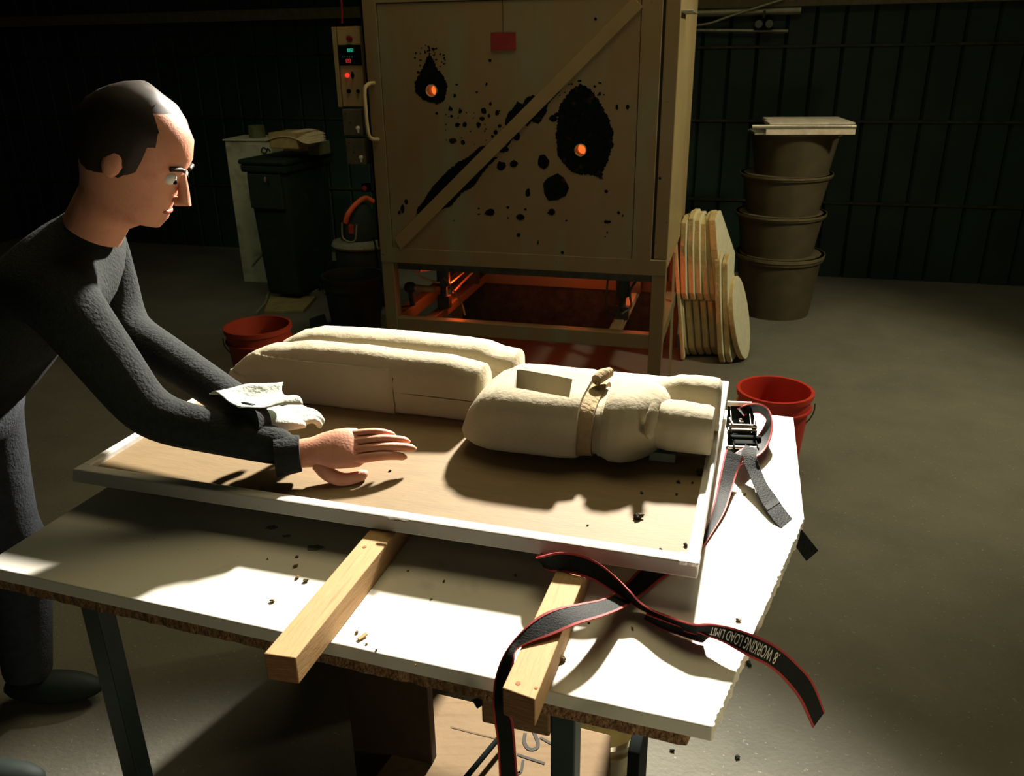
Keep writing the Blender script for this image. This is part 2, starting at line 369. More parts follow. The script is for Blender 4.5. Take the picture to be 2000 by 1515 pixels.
for X, Y in ((bx[0], .30), (bx[1], .55), (-.62, .70)):       # glow of the burners
    l = bpy.data.lights.new('burner_glow', 'POINT'); l.energy = 1.5; l.color = (1, .13, .03); l.shadow_soft_size = .03
    o = bpy.data.objects.new('burner_glow', l); COL.objects.link(o); o.location = KF @ Vector((X+.06, Y, .50))

# burnt / peeled patches on the door
def scar(poly_px, y=-.0003, jag=.0035, sub=9):
    P = [kY(*p) for p in poly_px]; P = [Vector((p.x, p.z)) for p in P]; out = []
    for i in range(len(P)):
        a, b = P[i], P[(i+1) % len(P)]; m = max(1, int((b-a).length/.0045)); nrm = Vector((b.y-a.y, a.x-b.x)); nrm = nrm/(nrm.length+1e-9)
        for k in range(m): out.append(a.lerp(b, k/m)+nrm*random.uniform(-jag, jag))
    return out
sc_mb = MB(); BIG = []
def addscar(poly, y=-.0003, jag=.0035):
    pts = scar(poly, y, jag); n = len(pts); xs_ = [p.x for p in pts]; ys_ = [p.y for p in pts]
    tgt = sc_mb
    if max(max(xs_)-min(xs_), max(ys_)-min(ys_)) > .024: tgt = MB(); BIG.append(tgt)
    tgt.add([(p.x, y, p.y) for p in pts]+[(p.x, y+.0018, p.y) for p in pts], [tuple(range(n)), tuple(range(2*n-1, n-1, -1))]+[(i, (i+1) % n, n+(i+1) % n, n+i) for i in range(n)])
def ringscar(poly, H, r=.0268):
    """patch with the round spyhole left open: star-shaped strip between outline and hole"""
    pts = scar(poly, 0, .004); n = len(pts); inner = []
    for p in pts:
        d = (p-Vector((H.x, H.z))).normalized(); inner.append(Vector((H.x, H.z))+d*r)
    y = -.0003; t_ = MB(); BIG.append(t_)
    t_.add([(p.x, y, p.y) for p in pts]+[(p.x, y, p.y) for p in inner]+[(p.x, y+.0013, p.y) for p in pts], [(i, (i+1) % n, n+(i+1) % n, n+i) for i in range(n)]+[(i, (i+1) % n, 2*n+(i+1) % n, 2*n+i) for i in range(n)])
def blob(cx, cy, rx, ry, n=9): return [(cx+rx*random.uniform(.75, 1.1)*math.cos(2*math.pi*k/n), cy+ry*random.uniform(.75, 1.1)*math.sin(2*math.pi*k/n)) for k in range(n)]
ringscar([(838,104),(846,118),(852,132),(863,145),(873,163),(872,178),(868,197),(855,203),(838,200),(824,194),(812,180),(810,160),(818,146),(826,134),(831,118)], H1)
ringscar([(1120,172),(1135,166),(1152,176),(1164,188),(1176,208),(1190,232),(1197,255),(1198,282),(1192,300),(1186,320),(1177,334),(1178,350),(1165,346),(1150,340),(1132,342),(1112,332),(1100,318),(1089,305),(1087,285),(1086,262),(1088,240),(1090,222),(1094,205),(1104,190)], H2)
for p in ([(813,418),(816,405),(826,394),(844,366),(866,341),(895,316),(912,308),(927,297),(936,286),(950,284),(940,300),(904,336),(864,376),(824,418)],
          [(985,241),(989,228),(994,219),(1004,209),(1010,196),(1020,204),(1028,191),(1041,185),(1048,190),(1000,240),(988,247)],
          [(846,424),(861,409),(881,403),(902,376),(924,365),(942,339),(960,318),(973,306),(958,306),(926,338),(886,379)],
          [(982,300),(984,290),(994,282),(1004,266),(990,278)], [(1036,236),(1056,214),(1070,202),(1068,217),(1062,228),(1052,242)],
          [(1023,243),(1058,206),(1094,170),(1097,174),(1062,212),(1030,246)]):
    addscar(p, jag=.0025)
for b_ in [(1084,367,26,30),(1060,316,13,15),(979,324,9,10),(1003,320,9,8),(1031,377,5,10),(957,415,11,8),(1016,424,9,7),(1077,414,8,8),(1186,433,8,4),(1184,374,4,4),
           (1009,266,8,11),(983,292,12,6),(880,213,4,5),(899,217,4,5),(893,244,5,5),(908,243,5,5),(884,275,8,6),(904,278,5,5),(945,216,6,7),(941,232,6,4),(935,244,5,6),(971,220,4,6),
           (955,226,3,4),(958,203,3,4),(882,227,3,3),(853,221,3,3),(888,187,3,4),(892,165,3,2),(931,180,2.5,2),(957,118,3,4),(950,164,2.5,3),(976,246,4,4),(968,258,5,5),(962,266,3,3),
           (1205,209,3,6),(1226,209,4,6),(1163,37,3,3),(1220,44,3,3),(786,408,4,9),(793,394,4,5),(780,415,3,4),(992,405,3,3),(1026,409,3,3),(992,425,2,2),(935,418,3,2),(935,407,2,2),(1013,459,4,4),
           (1098,493,3,4),(1051,473,1.5,5),(1208,415,3,4),(1216,421,2,2),(1186,454,2,2),(1182,462,1.5,1.5),(1106,431,2,2),(886,431,1.5,1.5),(1254,379,3,3),(1289,348,3,3),(1080,232,8,8),(1088,224,6,5),
           (1132,158,4,3),(1118,178,5,4),(1108,196,5,4),(1142,170,5,4),(1150,176,5,4)]:
    addscar(blob(*b_), jag=.0012)
for k in range(46):
    a_ = random.uniform(0, 2*math.pi); q_ = random.uniform(.6, 1.25); addscar(blob(838+26*q_*math.cos(a_), 125+26*q_*math.sin(a_)*1.15, random.uniform(1, 3), random.uniform(1, 3), 6), jag=.0004)
for k in range(26): addscar(blob(random.uniform(870, 990), random.uniform(205, 285), random.uniform(.8, 2), random.uniform(.8, 2), 6), jag=.0004)
for k in range(30): addscar(blob(random.uniform(1085, 1180), random.uniform(160, 200), random.uniform(1, 3), random.uniform(1, 3), 6), jag=.0004)
for b_ in BIG: part('burnt_patch', b_, m_char, kiln)
part('burnt_specks', sc_mb, m_char, kiln)['kind'] = 'stuff'
# red plate hanging by a string
ra, rb = kY(959, 64), kY(1008, 98)
tag_t = thing('hanging_tag', KF, 'small dark red rectangular tag hung on a string on the kiln door', 'tag', at=(ra.x, -.004, rb.z))
part('plate', MB().box((ra.x, -.005, rb.z), (rb.x, -.002, ra.z)), mat('maroon_plate', (.20, .018, .016), .5), tag_t, at=(ra.x, -.004, rb.z))
sx = (ra.x+rb.x)/2
part('string', MB().tube([(sx, -.004, ra.z), (sx-.001, -.004, 2.02)], .0013, 6), m_seam, tag_t, at=(ra.x, -.004, rb.z))

# ------------------------------------------------------------------ control panel and switch boxes left of the kiln
YP = .10
def kp(x, y, Y=YP): return onY(KF, KI, x, y, Y)
pa, pb = kp(664, 52), kp(697, 208)
X0, X1 = kp(668, 130).x-.012, kp(700, 130).x+.02
cpn = thing('control_panel', KF, 'narrow tan control panel with green and red digits left of the kiln', 'control panel', at=(X0, YP, pb.z))
A_ = (X0, YP, pb.z)
m_pan = mat('panel_tan', (.40, .285, .13), .5, var=.05)
part('housing', MB().box((X0, YP, pb.z), (X1, YP+.10, pa.z)), m_pan, cpn, A_, bevel=.003)
part('side_flange', MB().box((X0-.024, YP-.004, pb.z-.003), (X0-.004, YP+.1, pa.z)), m_kiln_s, cpn, A_, bevel=.002)
part('mounting_post', MB().box((X1-.004, YP+.03, .72), (-KW-.001, YP+.16, 2.1)), m_blackp, cpn, A_, bevel=.003)
d0, d1 = kp(664, 88).z, kp(696, 128).z
ds = part('display', MB().box((X0+.002, YP-.006, d1), (X1, YP+.002, d0)), m_blackp, cpn, A_, bevel=.001)
SEG = {'0': 'abcdef', '1': 'bc', '2': 'abged', '3': 'abgcd', '4': 'fgbc', '5': 'afgcd', '8': 'abcdefg', '9': 'abcdfg'}
def digits(s, x, z, wd, h, m, nm):
    mb = MB(); t = .0016
    for i, ch in enumerate(s):
        ox = x+i*wd*1.5
        for sg in SEG[ch]:
            e = dict(a=((0, h), (wd, h)), b=((wd, h/2), (wd, h)), c=((wd, 0), (wd, h/2)), d=((0, 0), (wd, 0)), e=((0, 0), (0, h/2)), f=((0, h/2), (0, h)), g=((0, h/2), (wd, h/2)))[sg]
            (xa, za), (xb, zb) = e; mb.box((ox+xa-t, YP-.0075, z+za-t), (ox+xb+t, YP-.0055, z+zb+t))
    mb.v = [v-Vector(A_) for v in mb.v]; return build(nm, mb, m, parent=ds)
g1 = kp(678, 101); digits('1052', g1.x, g1.z, .006, .012, mat('green_digits', (.02, .3, .2), .5, emit=(.05, .9, .55), estr=.28), 'green_digits')['label'] = 'green lit digits'
g2 = kp(675, 122); digits('120', g2.x, g2.z, .007, .014, mat('red_digits', (.3, .02, .02), .5, emit=(.9, .05, .05), estr=.28), 'red_digits')['label'] = 'red lit digits'
g3 = kp(670, 113)
for k in range(5): b2 = MB().box((g3.x+k*.012, YP-.0068, g3.z), (g3.x+k*.012+.002, YP-.0055, g3.z+.008)); b2.v = [v-Vector(A_) for v in b2.v]; build('indicator', b2, mat('teal_mark', (.02, .2, .17), .5, emit=(.03, .5, .4), estr=.1), parent=ds)
def knob(px_, py_, r_, dp, m, nm, **k):
    c = kp(px_, py_); mb = MB(); mb.rings([[Vector((c.x+q*math.cos(2*math.pi*i/20), y, c.z+q*math.sin(2*math.pi*i/20))) for i in range(20)] for q, y in ((r_, YP), (r_, YP-dp*.7), (r_*.7, YP-dp))])
    return part(nm, mb, m, cpn, A_, sm=40)
knob(684, 76, .013, .022, mat('red_lens_off', (.20, .012, .01), .3), 'warning_lamp')
knob(679, 147, .010, .014, mat('red_lens_on', (.5, .02, .02), .3, emit=(1, .05, .03), estr=.8), 'pilot_lamp')
part('rotary_knob', MB().prism([(-.006, 0), (0, .016), (.006, 0), (0, -.016)], 0, .018, Matrix.Translation(kp(690, 147)-Vector((0, 0, 0))) @ Matrix.Rotation(R(90), 4, 'X')), m_blackp, cpn, A_)
knob(682, 178, .010, .012, m_blackp, 'push_button')
knob(700, 178, .008, .012, m_blackp, 'push_button')
for (x0, y0, x1, y1, sx_, sy_, ch) in ((667, 213, 706, 265, 700, 254, 'upper'), (674, 270, 712, 322, 706, 311, 'lower')):
    p, q = kp(x0, y0, .06), kp(x1, y1, .06); at = (p.x, .06, q.z); xe = kp(x1+3, y1, .06).x
    t = thing('switch_box', KF, 'dark grey switch box with white toggle, the %s of two below the control panel' % ch, 'switch box', at=at)
    part('case', MB().box((p.x, .06, q.z), (xe, .129, p.z)), mat('grey_box', (.10, .09, .055), .6), t, at, bevel=.004)
    c = kp(sx_, sy_, .055)
    part('toggle', MB().lathe([(0, .02), (.008, .018), (.012, .008), (.006, 0), (.004, -.012), (0, -.014)], (c.x, .052, c.z), 12), mat('white_toggle', (.75, .72, .62), .4), t, at, sm=50)
    part('rivet', MB().ball((p.x+.02, .058, p.z-.02), .004, 8), m_dark, t, at); part('rivet', MB().ball((p.x+.04, .058, (p.z+q.z)/2), .005, 8), m_dark, t, at)
c = kp(710, 368, .08)
es = thing('stop_button', KF, 'small dull red button on the dark column left of the kiln', 'button', at=(c.x, .1, c.z-.014))
part('button_cap', MB().ball((c.x, .09, c.z), .014, 12, 1, .7, 1), m_redpl2, es, (c.x, .1, c.z-.014), sm=60)
part('button_base', MB().box((c.x-.02, .098, c.z-.02), (c.x+.02, .128, c.z+.02)), m_blackp, es, (c.x, .1, c.z-.014), bevel=.003)
# red cord hanging from above onto the panel
p0, p1 = kp(662, -30, .12), kp(668, 46, .12)
info(build('red_rope', MB().tube(crom([p0, p0.lerp(p1, .5)+Vector((.006, 0, 0)), p1], 5), .005, 8), mat('red_cord', (.3, .02, .015), .6), fr=KF, sm=60), 'thin dark red rope hanging above the control panel', 'rope')

# ------------------------------------------------------------------ wall fittings on the right
def wallp(x, y, Y=2.82): return onY(KF, KI, x, y, Y)
def pipe(pts, r_, m, label, nm='wall_conduit', cat='pipe', group=None): return info(build(nm, MB().tube(pts, r_, 12), m, fr=KF, sm=60), label, cat, group)
a, b = wallp(1330, 27), wallp(1502, 22)
pipe([a, b+(b-a)*.35], .026, m_conduit, 'thickest pale conduit running along the top of the back wall')
a, b = wallp(1350, 16), wallp(1502, 14, 2.82); pipe([a, b+(b-a)*.35], .010, m_grime, 'thin dark conduit just above the thickest conduit on the back wall')
a, b = wallp(1350, 59), wallp(1475, 60); pipe([a, b+(b-a)*.5], .012, m_conduit, 'lowest thin conduit on the back wall above the painted rail')
a, b = wallp(1355, 51, 2.78), wallp(1425, 32, 2.78); pipe(crom([a, a.lerp(b, .5)+Vector((0, 0, -.01)), b, b+Vector((.35, 0, .10))], 5), .009, m_conduit, 'grey cable sloping up across the back wall conduits', 'sloping_cable', 'cable')
p, q = wallp(1474, 36, 2.74), wallp(1500, 58, 2.74)
lf = thing('wall_fixture', KF, 'small black twin-lens fixture hanging below the conduits at top right', 'fixture', at=(p.x, 2.74, q.z))
part('fixture_body', MB().box((p.x, 2.74, q.z), (q.x+.03, 2.855, p.z)), m_blackp, lf, (p.x, 2.74, q.z), bevel=.01)
for xx in (p.x+.03, q.x+.005): part('lens', MB().lathe([(.026, .0), (.026, .02), (0, .02)], (xx, 2.74, (p.z+q.z)/2), 18, Matrix.Rotation(R(90), 4, 'X')), mat('dark_glass', (.05, .07, .07), .08, spec=.8), lf, (p.x, 2.74, q.z), sm=40)
part('hanger', MB().box((p.x+.05, 2.79, p.z-.005), (p.x+.07, 2.81, p.z+.05)), m_grime, lf, (p.x, 2.74, q.z))
# flat bracket sticking out of the kiln side near the top
p = onY(KF, KI, 1327, 22, .06); info(build('cable_clip', MB().box((0.001, .05, p.z-.006), (.05, .30, p.z+.004)), m_conduit, fr=KF, bevel=.002), 'thin steel bracket fixed on the kiln side near the frame top', 'bracket')

BINF = Matrix.Translation((-1.53, 6.0, 0)) @ Matrix.Rotation(R(-20), 4, 'Z')
# ------------------------------------------------------------------ left background: wheelie bin, cartons, vacuum, buckets
binr = thing('waste_bin', BINF, 'large dark green waste bin with trays piled on its lid at far left', 'bin')
def frustum(x0, y0, x1, y1, z0, z1, k, c=(0, 0)):
    mb = MB(); lo = [(c[0]+x*k, c[1]+y*k, z0) for x, y in ((x0, y0), (x1, y0), (x1, y1), (x0, y1))]; hi = [(x, y, z1) for x, y in ((x0, y0), (x1, y0), (x1, y1), (x0, y1))]
    return mb.add(lo+hi, [(0,3,2,1),(4,5,6,7),(0,1,5,4),(1,2,6,5),(2,3,7,6),(3,0,4,7)])
part('bin_body', frustum(-.16, -.28, .16, .28, .04, .92, .84), m_bin, binr, bevel=.03)
part('bin_rim', MB().box((-.18, -.30, .90), (.18, .30, .95)), m_bin, binr, bevel=.012)
part('bin_lid', MB().box((-.19, -.31, .95), (.19, .31, .985)), m_bin, binr, bevel=.015)
part('front_plate', MB().box((-.14, -.292, .66), (.12, -.255, .89)), m_dark, binr, bevel=.006)
for s_ in (-1, 1): part('wheel', MB().lathe([(0, -.02), (.1, -.02), (.1, .02), (0, .02)], (s_*.13, .2, .1), 24, Matrix.Rotation(R(90), 4, 'Y')), m_dark, binr, sm=40)
part('lock', MB().ball((.02, -.315, .86), .014, 8, .7, .6, 1.4), m_conduit, binr)
BF = BINF
def bt(x, y, Y=-.2):
    M = BF; return onY(M, M.inverted(), x, y, Y)
a, b = bt(524, 262), bt(580, 291)
tr = thing('open_carton', BF, 'shallow open cardboard carton holding pale sheets on the waste bin', 'box', at=((a.x+b.x)/2, -.1, b.z))
O_ = ((a.x+b.x)/2, -.1, b.z); zb = .985
O_ = ((a.x+b.x)/2, -.1, zb)
cz = zb+.10
part('carton_wall', MB().box((a.x, -.2, zb), (b.x, -.194, cz)).box((a.x, .04, zb), (b.x+.02, .046, cz)).box((a.x, -.2, zb), (a.x+.006, .04, cz)).box((b.x, -.2, zb), (b.x+.006, .04, cz)).box((a.x, -.2, zb), (b.x, .04, zb+.006)), mat('tan_card', (.42, .32, .14), .9), tr, O_)
for k in range(4):
    mb = MB(); n = 9; x0 = a.x-.03+k*.012; x1 = b.x+.10-k*.02; vs = []; fs = []
    for i in range(n):
        t = i/(n-1); xx = x0+(x1-x0)*t; tt = (xx-(a.x-.03))/(b.x+.13-a.x); zz = cz+.010+k*.0065+.035*math.sin(math.pi*min(1, tt*1.1))-.03*max(0, tt-.7)
        vs += [(xx, -.21+k*.03, zz), (xx+.02, -.02+k*.03, zz+.004)]
    for i in range(n-1): fs.append((2*i, 2*i+2, 2*i+3, 2*i+1))
    s_ = info(build('pale_sheet', mb.add(vs, fs), mat('pale_card', (.66, .55, .36), .85), fr=BF, solid=.004), ['front pale bent card sheet on the open carton', 'second pale bent card sheet on the open carton', 'third pale bent card sheet on the open carton', 'rearmost pale bent card sheet on the open carton'][k], 'card sheet', 'bent sheets on the open carton')
a, b = bt(598, 253, 0), bt(622, 272, 0)
info(build('small_box', MB().box((a.x, 0, .986), (b.x, .14, 1.075)), mat('greenish_box', (.16, .17, .10), .8), fr=BF, bevel=.004), 'small grey-green box at the right end of the waste bin lid', 'box')
a, b = bt(540, 255, .1), bt(580, 265, .1)
info(build('brown_block', MB().box((a.x, .15, .986), (b.x, .26, 1.10)), mat('brown_block', (.12, .07, .035), .9), fr=BF, bevel=.006), 'brown block standing behind the pale sheets on the waste bin', 'block')
# white tall carton with handwritten marks, nearer and to the left
wc0 = ondist(498, 268, 5.2)
WF = Matrix.Translation((-2.0, 6.32, 0)) @ Matrix.Rotation(R(-12), 4, 'Z'); WI = WF.inverted()
def wt(x, y, Y=0): return onY(WF, WI, x, y, Y)
wr = wt(531, 300).x; wz = wt(510, 272).z; wl = wr-.36
wcar = thing('tall_carton', WF, 'tall off-white carton with handwritten marks and labels at left edge', 'box', at=(wr-.18, .15, 0)); O_ = (wr-.18, .15, 0)
part('carton_body', MB().box((wl, 0, 0), (wr, .3, wz-.01)), m_whitecard, wcar, O_, bevel=.004)
part('top_flap', MB().box((wl-.01, -.012, wz-.01), (wr+.03, .31, wz)), mat('pale_flap', (.6, .58, .45), .8), wcar, O_)
def stroke(pts, r_=.006): return MB().tube(crom([wt(x, y, -.003) for x, y in pts], 5), r_*.8, 6)
for nm, p in (('mark', [(521,292),(514,288),(511,296),(519,299),(523,290),(528,296)]), ('mark', [(506,310),(516,314)]), ('mark', [(504,304),(511,318),(516,312),(514,306)]), ('mark', [(515,330),(511,340),(518,345),(522,336),(526,345)]), ('mark', [(512,330),(520,328)])):
    part('handwritten_stroke', stroke(p), m_inkb, wcar, O_)
for (x0, y0, x1, y1, c_, nm) in ((506, 390, 541, 440, (.22, .2, .13), 'paper_label'), (511, 448, 541, 466, (.42, .38, .3), 'printed_label')):
    a, b = wt(x0, y0), wt(x1, y1); part(nm, MB().box((a.x, -.003, b.z), (min(b.x, wr), .001, a.z)), mat(nm, c_, .8), wcar, O_)
a, b = wt(513, 449), wt(540, 455); part('red_band', MB().box((a.x, -.0045, b.z), (min(b.x, wr), -.002, a.z)), mat('label_red', (.25, .04, .03), .8), wcar, O_)
mb = MB()
for k in range(6):
    a = wt(516+k*4, 458); mb.box((a.x, -.0045, a.z-.016), (a.x+.006+.003*(k % 2), -.002, a.z))
part('label_print', mb, m_inkb, wcar, O_)
info(build('round_tin', MB().lathe([(0, 0), (.06, 0), (.06, .08), (.055, .085), (0, .085)], (wl+.2, .12, wz+.001), 24), mat('green_tin', (.12, .13, .07), .6), fr=WF, sm=40), 'round grey-green tin on top of the tall white carton', 'tin')
# wet vacuum
VF = Matrix.Translation((-1.0, 5.62, 0))
vac = thing('wet_vacuum', VF, 'black drum vacuum cleaner with orange handle and dusty grey rim', 'vacuum cleaner')
part('drum', MB().lathe([(0, .05), (.15, .05), (.17, .1), (.18, .40), (.17, .43), (0, .43)], n=40), m_dark, vac, sm=35)
part('collar', MB().lathe([(.0, .425), (.19, .425), (.20, .44), (.19, .46), (.14, .475), (.0, .475)], n=48), m_greyd, vac, sm=35)
part('motor_head', MB().lathe([(0, .47), (.135, .47), (.135, .53), (.12, .59), (.095, .66), (.06, .70), (0, .715)], n=36), m_dark, vac, sm=35)
part('orange_handle', MB().tube(crom([(-.075, -.10, .60), (-.05, -.11, .66), (.0, -.06, .715), (.05, 0, .74), (.10, .02, .71)], 6), .017, 12), m_orange, vac, sm=60)
part('front_bracket', MB().tube(crom([(-.10, -.10, .60), (-.095, -.125, .50), (-.02, -.14, .485), (.0, -.12, .59)], 5), .006, 8), m_conduit, vac, sm=60)
part('switch_cover', MB().box((-.055, -.135, .53), (-.02, -.10, .59)), m_redpl2, vac, bevel=.005)
for a_ in (45, 135, 225, 315): part('caster', MB().lathe([(0, -.02), (.03, -.02), (.03, .02), (0, .02)], (.14*math.cos(R(a_)), .14*math.sin(R(a_)), .03), 16, Matrix.Rotation(R(90), 4, 'Y')), m_dark, vac, sm=40)
part('power_cord', MB().tube(crom([(.10, -.12, .5), (.12, -.17, .46), (.13, -.19, .35), (.14, -.2, .12), (.16, -.22, .06)], 6), .006, 8), m_blackp, vac, sm=60)
def bucket(M, r0_, r1_, h, m, label, handle=True, nm='bucket', mh=None, ribs=True):
    t = thing(nm, M, label, 'bucket')
    prof = [(0, 0), (r0_, 0), (r0_+(r1_-r0_)*.8, h*.8)]
    if ribs: prof += [(r1_+.006, h*.80), (r1_+.006, h*.82), (r1_-.002, h*.825), (r1_, h*.93)]
    prof += [(r1_+.008, h*.94), (r1_+.009, h), (r1_-.004, h), (r1_-.006, h*.9), (r0_-.004, .006), (0, .006)]
    part('bucket_shell', MB().lathe(prof, n=56), m, t, sm=30)
    if handle:
        pts = [(math.cos(a_)*(r1_+.014), math.sin(a_)*(r1_+.014)*.35-.03, h*.85-abs(math.sin(a_))*.10) for a_ in [math.pi+math.pi*k/16 for k in range(17)]]
        part('bail_handle', MB().tube(pts, .003, 6), mh or m_grime, t, sm=60)
    return t
bucket(Matrix.Translation((-.98, 5.10, 0)), .15, .185, .36, m_dark, 'black bucket on the floor in front of the vacuum cleaner')
bucket(Matrix.Translation((-1.27, 4.02, 0)), .13, .158, .38, m_redpl2, 'faded red bucket at the left edge behind the clay legs')
bucket(Matrix.Translation((1.06, 3.12, 0)), .115, .142, .36, m_redpl, 'bright red bucket at the right edge beside the marble table')
# floor boards and scraps on the left
def floorboard(pxs, h, m, nm, label, cat='board', z=0.0):
    P = [onz(x, y, z+h) for x, y in pxs]; return info(build(nm, MB().prism([(p.x, p.y) for p in P], z, z+h), m, bevel=.002), label, cat)
floorboard([(527, 577), (617, 578), (592, 606), (516, 607)], .02, mat('stained_board', (.36, .29, .13), .9, second=(.22, .17, .07), scale=9), 'flat_board', 'stained pale board lying flat on the floor at left')
floorboard([(596, 560), (622, 562), (614, 570), (589, 569)], .03, m_greyd, 'wood_scrap', 'small grey scrap on the floor beyond the flat board', 'scrap')
floorboard([(640, 510), (660, 511), (662, 517), (641, 518)], .04, m_greyd, 'wood_scrap', 'small grey scrap on the floor left of the vacuum cleaner', 'scrap')
floorboard([(604, 622), (634, 612), (640, 632), (610, 640)], .07, m_dark, 'hose_nozzle', 'black nozzle lying on the floor left of the black bucket', 'nozzle')
a, b = onz(500, 612, .02), onz(524, 572, .04); info(build('pale_stick', MB().tube([a, a.lerp(b, .5)+Vector((.02, 0, .0)), b], .007, 8), m_greyd, sm=60), 'thin pale curved stick on the floor beside the red bucket', 'stick')
a, b = onz(492, 520, .2), onz(513, 496, .25); info(build('pale_rod', MB().tube([a, b], .008, 8), m_conduit, sm=60), 'short pale rod leaning against the tall white carton', 'rod')

# ------------------------------------------------------------------ stack of cream boards right of the kiln
def board_shape(kind, w_, h_):
    if kind == 'hex': return [(0, h_*.10), (0, h_*.62), (.02, h_*.93), (.07, h_), (w_*.42, h_), (w_, h_*.45), (w_*.62, 0.02*h_), (.03, 0)]
    if kind == 'hex2': return [(0, .06), (0, h_-.02), (.02, h_), (w_*.6, h_), (w_, h_*.5), (w_*.6, 0), (.05, 0)]
    n = 36; return [(w_/2+w_/2*math.cos(2*math.pi*k/n), h_/2+h_/2*math.sin(2*math.pi*k/n)) for k in range(n)]
def board(px_, py_, z0, dist, az, lean, roll, shape, th, label, group):
    """lower front corner at the pixel, `az` azimuth of the board's depth direction, lean to the right at foot"""
    P = ondist(px_, py_, dist)
    ca, sa = math.cos(R(az)), math.sin(R(az)); dep = Vector((sa, ca, 0)); nrm = Vector((ca, -sa, 0))
    upv = (Vector((0, 0, 1))*math.cos(R(lean)) - nrm*math.sin(R(lean))); nr = dep.cross(upv).normalized()
    if nr.dot(nrm) < 0: nr = -nr
    M = Matrix(((nr.x, dep.x, upv.x, P.x), (nr.y, dep.y, upv.y, P.y), (nr.z, dep.z, upv.z, z0), (0, 0, 0, 1)))
    n = len(shape); mb = MB(); vs = [(-th/2, y, z) for y, z in shape]+[(th/2, y, z) for y, z in shape]
    mb.add(vs, [tuple(range(n))[::-1]], 1); mb.add(vs, [tuple(range(n, 2*n))], 1); mb.add(vs, [(i, (i+1) % n, n+(i+1) % n, n+i) for i in range(n)], 0)
    bm_ = MB(); bm_.v = [Vector(v) for v in vs]; bm_.f = [tuple(range(n))[::-1], tuple(range(n, 2*n))]+[(i, (i+1) % n, n+(i+1) % n, n+i) for i in range(n)]; bm_.mi = [1, 1]+[0]*n
    return info(build('shaped_board', bm_, [m_foam, m_foamw], at=(0, 0, 0), fr=M, bevel=.004), label, 'board', group)
names = ['leftmost', 'second from the left', 'third from the left', 'fourth from the left', 'fifth from the left']
tops = [(1335, 588), (1350, 588), (1364, 588), (1378, 590), (1392, 590)]
for k, (x, y) in enumerate(tops):
    P = ondist(x, y, 4.42); board(x, y, P.z, 4.42, 30, [4.5, 5, 6, 7, 8.5][k]*1.0, 0, board_shape('hex', .33, .455+.012*((k*2) % 3)), .030, 'cream angular board in the upper row, %s' % names[k], 'upper row of cream boards beside the kiln')
P = ondist(1408, 592, 4.38); board(1406, 592, P.z-.01, 4.38, 30, 10.5, 0, board_shape('hex', .31, .49), .038, 'cream angular board with its pale face showing, rightmost of the upper row', 'upper row of cream boards beside the kiln')
lows = [(1338, 680), (1352, 682), (1366, 682), (1380, 686), (1394, 688)]
for k, (x, y) in enumerate(lows):
    P = ondist(x, y, 4.45); board(x, y, .012, 4.45, 27, 8, 0, board_shape('hex2', .34, .345), .029, 'shorter cream board under the upper row, %s' % names[k], 'lower row of cream boards beside the kiln')
for k, (x, y, h_) in enumerate([(1407, 715, .62), (1421, 714, .60)]):
    board(x, y, .01, 4.34, 30, 7, 0, board_shape('hex', .22, h_), .030, ['tall narrow cream board, left one beside the round disc', 'tall narrow cream board, right one beside the round disc'][k], 'tall narrow boards beside the disc')
board(1440, 716, .012, 4.30, 30, 12, 0, board_shape('round', .28, .47), .03, 'round cream disc leaning at the right end of the board stack', 'round board')
board(1333, 706, .01, 4.42, 18, 7, 0, [(0, 0), (0, .66), (.02, .68), (.10, .66), (.12, 0)], .02, 'long narrow cream plank leaning leftmost against the kiln', 'long plank')

# ------------------------------------------------------------------ tubs at the right edge
def tub(cx, cy, z0, r0_, r1_, h, m, label):
    t = thing('round_tub', Matrix.Translation((cx, cy, z0)), label, 'tub', 'dark tubs stacked at the right edge')
    part('tub_shell', MB().lathe([(0, 0), (r0_, 0), (r1_, h*.9), (r1_+.014, h*.9), (r1_+.016, h), (r1_-.004, h), (r0_-.01, .01), (0, .01)], n=56), m, t, sm=30)
    part('rim_band', MB().lathe([(r1_+.013, h*.95), (r1_+.021, h*.95), (r1_+.021, h*1.0), (r1_+.013, h*1.0)], n=56), mat('rim_grey', (.13, .11, .06), .5), t, sm=30)
    return t
m_tub = mat('brown_plastic_tub', (.085, .07, .04), .5, var=.2, scale=4)
TX, TY = 1.745, 5.35
for k, (z, h) in enumerate(((0, .40), (.401, .26), (.662, .24), (.903, .25))):
    tub(TX+[.0, -.02, -.01, .02][k], TY, z, .22, .26, h, m_tub, 'brown plastic tub, %s of the stack at the right edge' % ['lowest', 'second from the floor', 'third from the floor', 'topmost'][k])
p = ondist(1452, 262, 5.1); zt_ = 1.154
bd = thing('white_trestle', Matrix.Translation((1.52, 5.2, zt_)) @ Matrix.Rotation(R(-8), 4, 'Z'), 'white slatted rack with a steel bar lying on the topmost tub', 'rack')
for k in range(2): part('slat', MB().box((.02+k*.02, -.10+k*.23, .045), (.5, -.10+k*.23+.21, .065)), mat('grey_white_board', (.62, .55, .45), .6), bd, bevel=.003)
part('steel_bar', MB().tube([(-.08, -.12, .045), (.5, -.12, .045)], .013, 12), m_steel, bd, sm=60)
part('front_edge', MB().box((.0, -.125, .0), (.5, -.105, .045)), mat('grey_white_board', (.5, .45, .36), .6), bd, bevel=.003)
part('end_bracket', MB().box((-.06, -.11, .0), (.0, .15, .012)), m_conduit, bd)

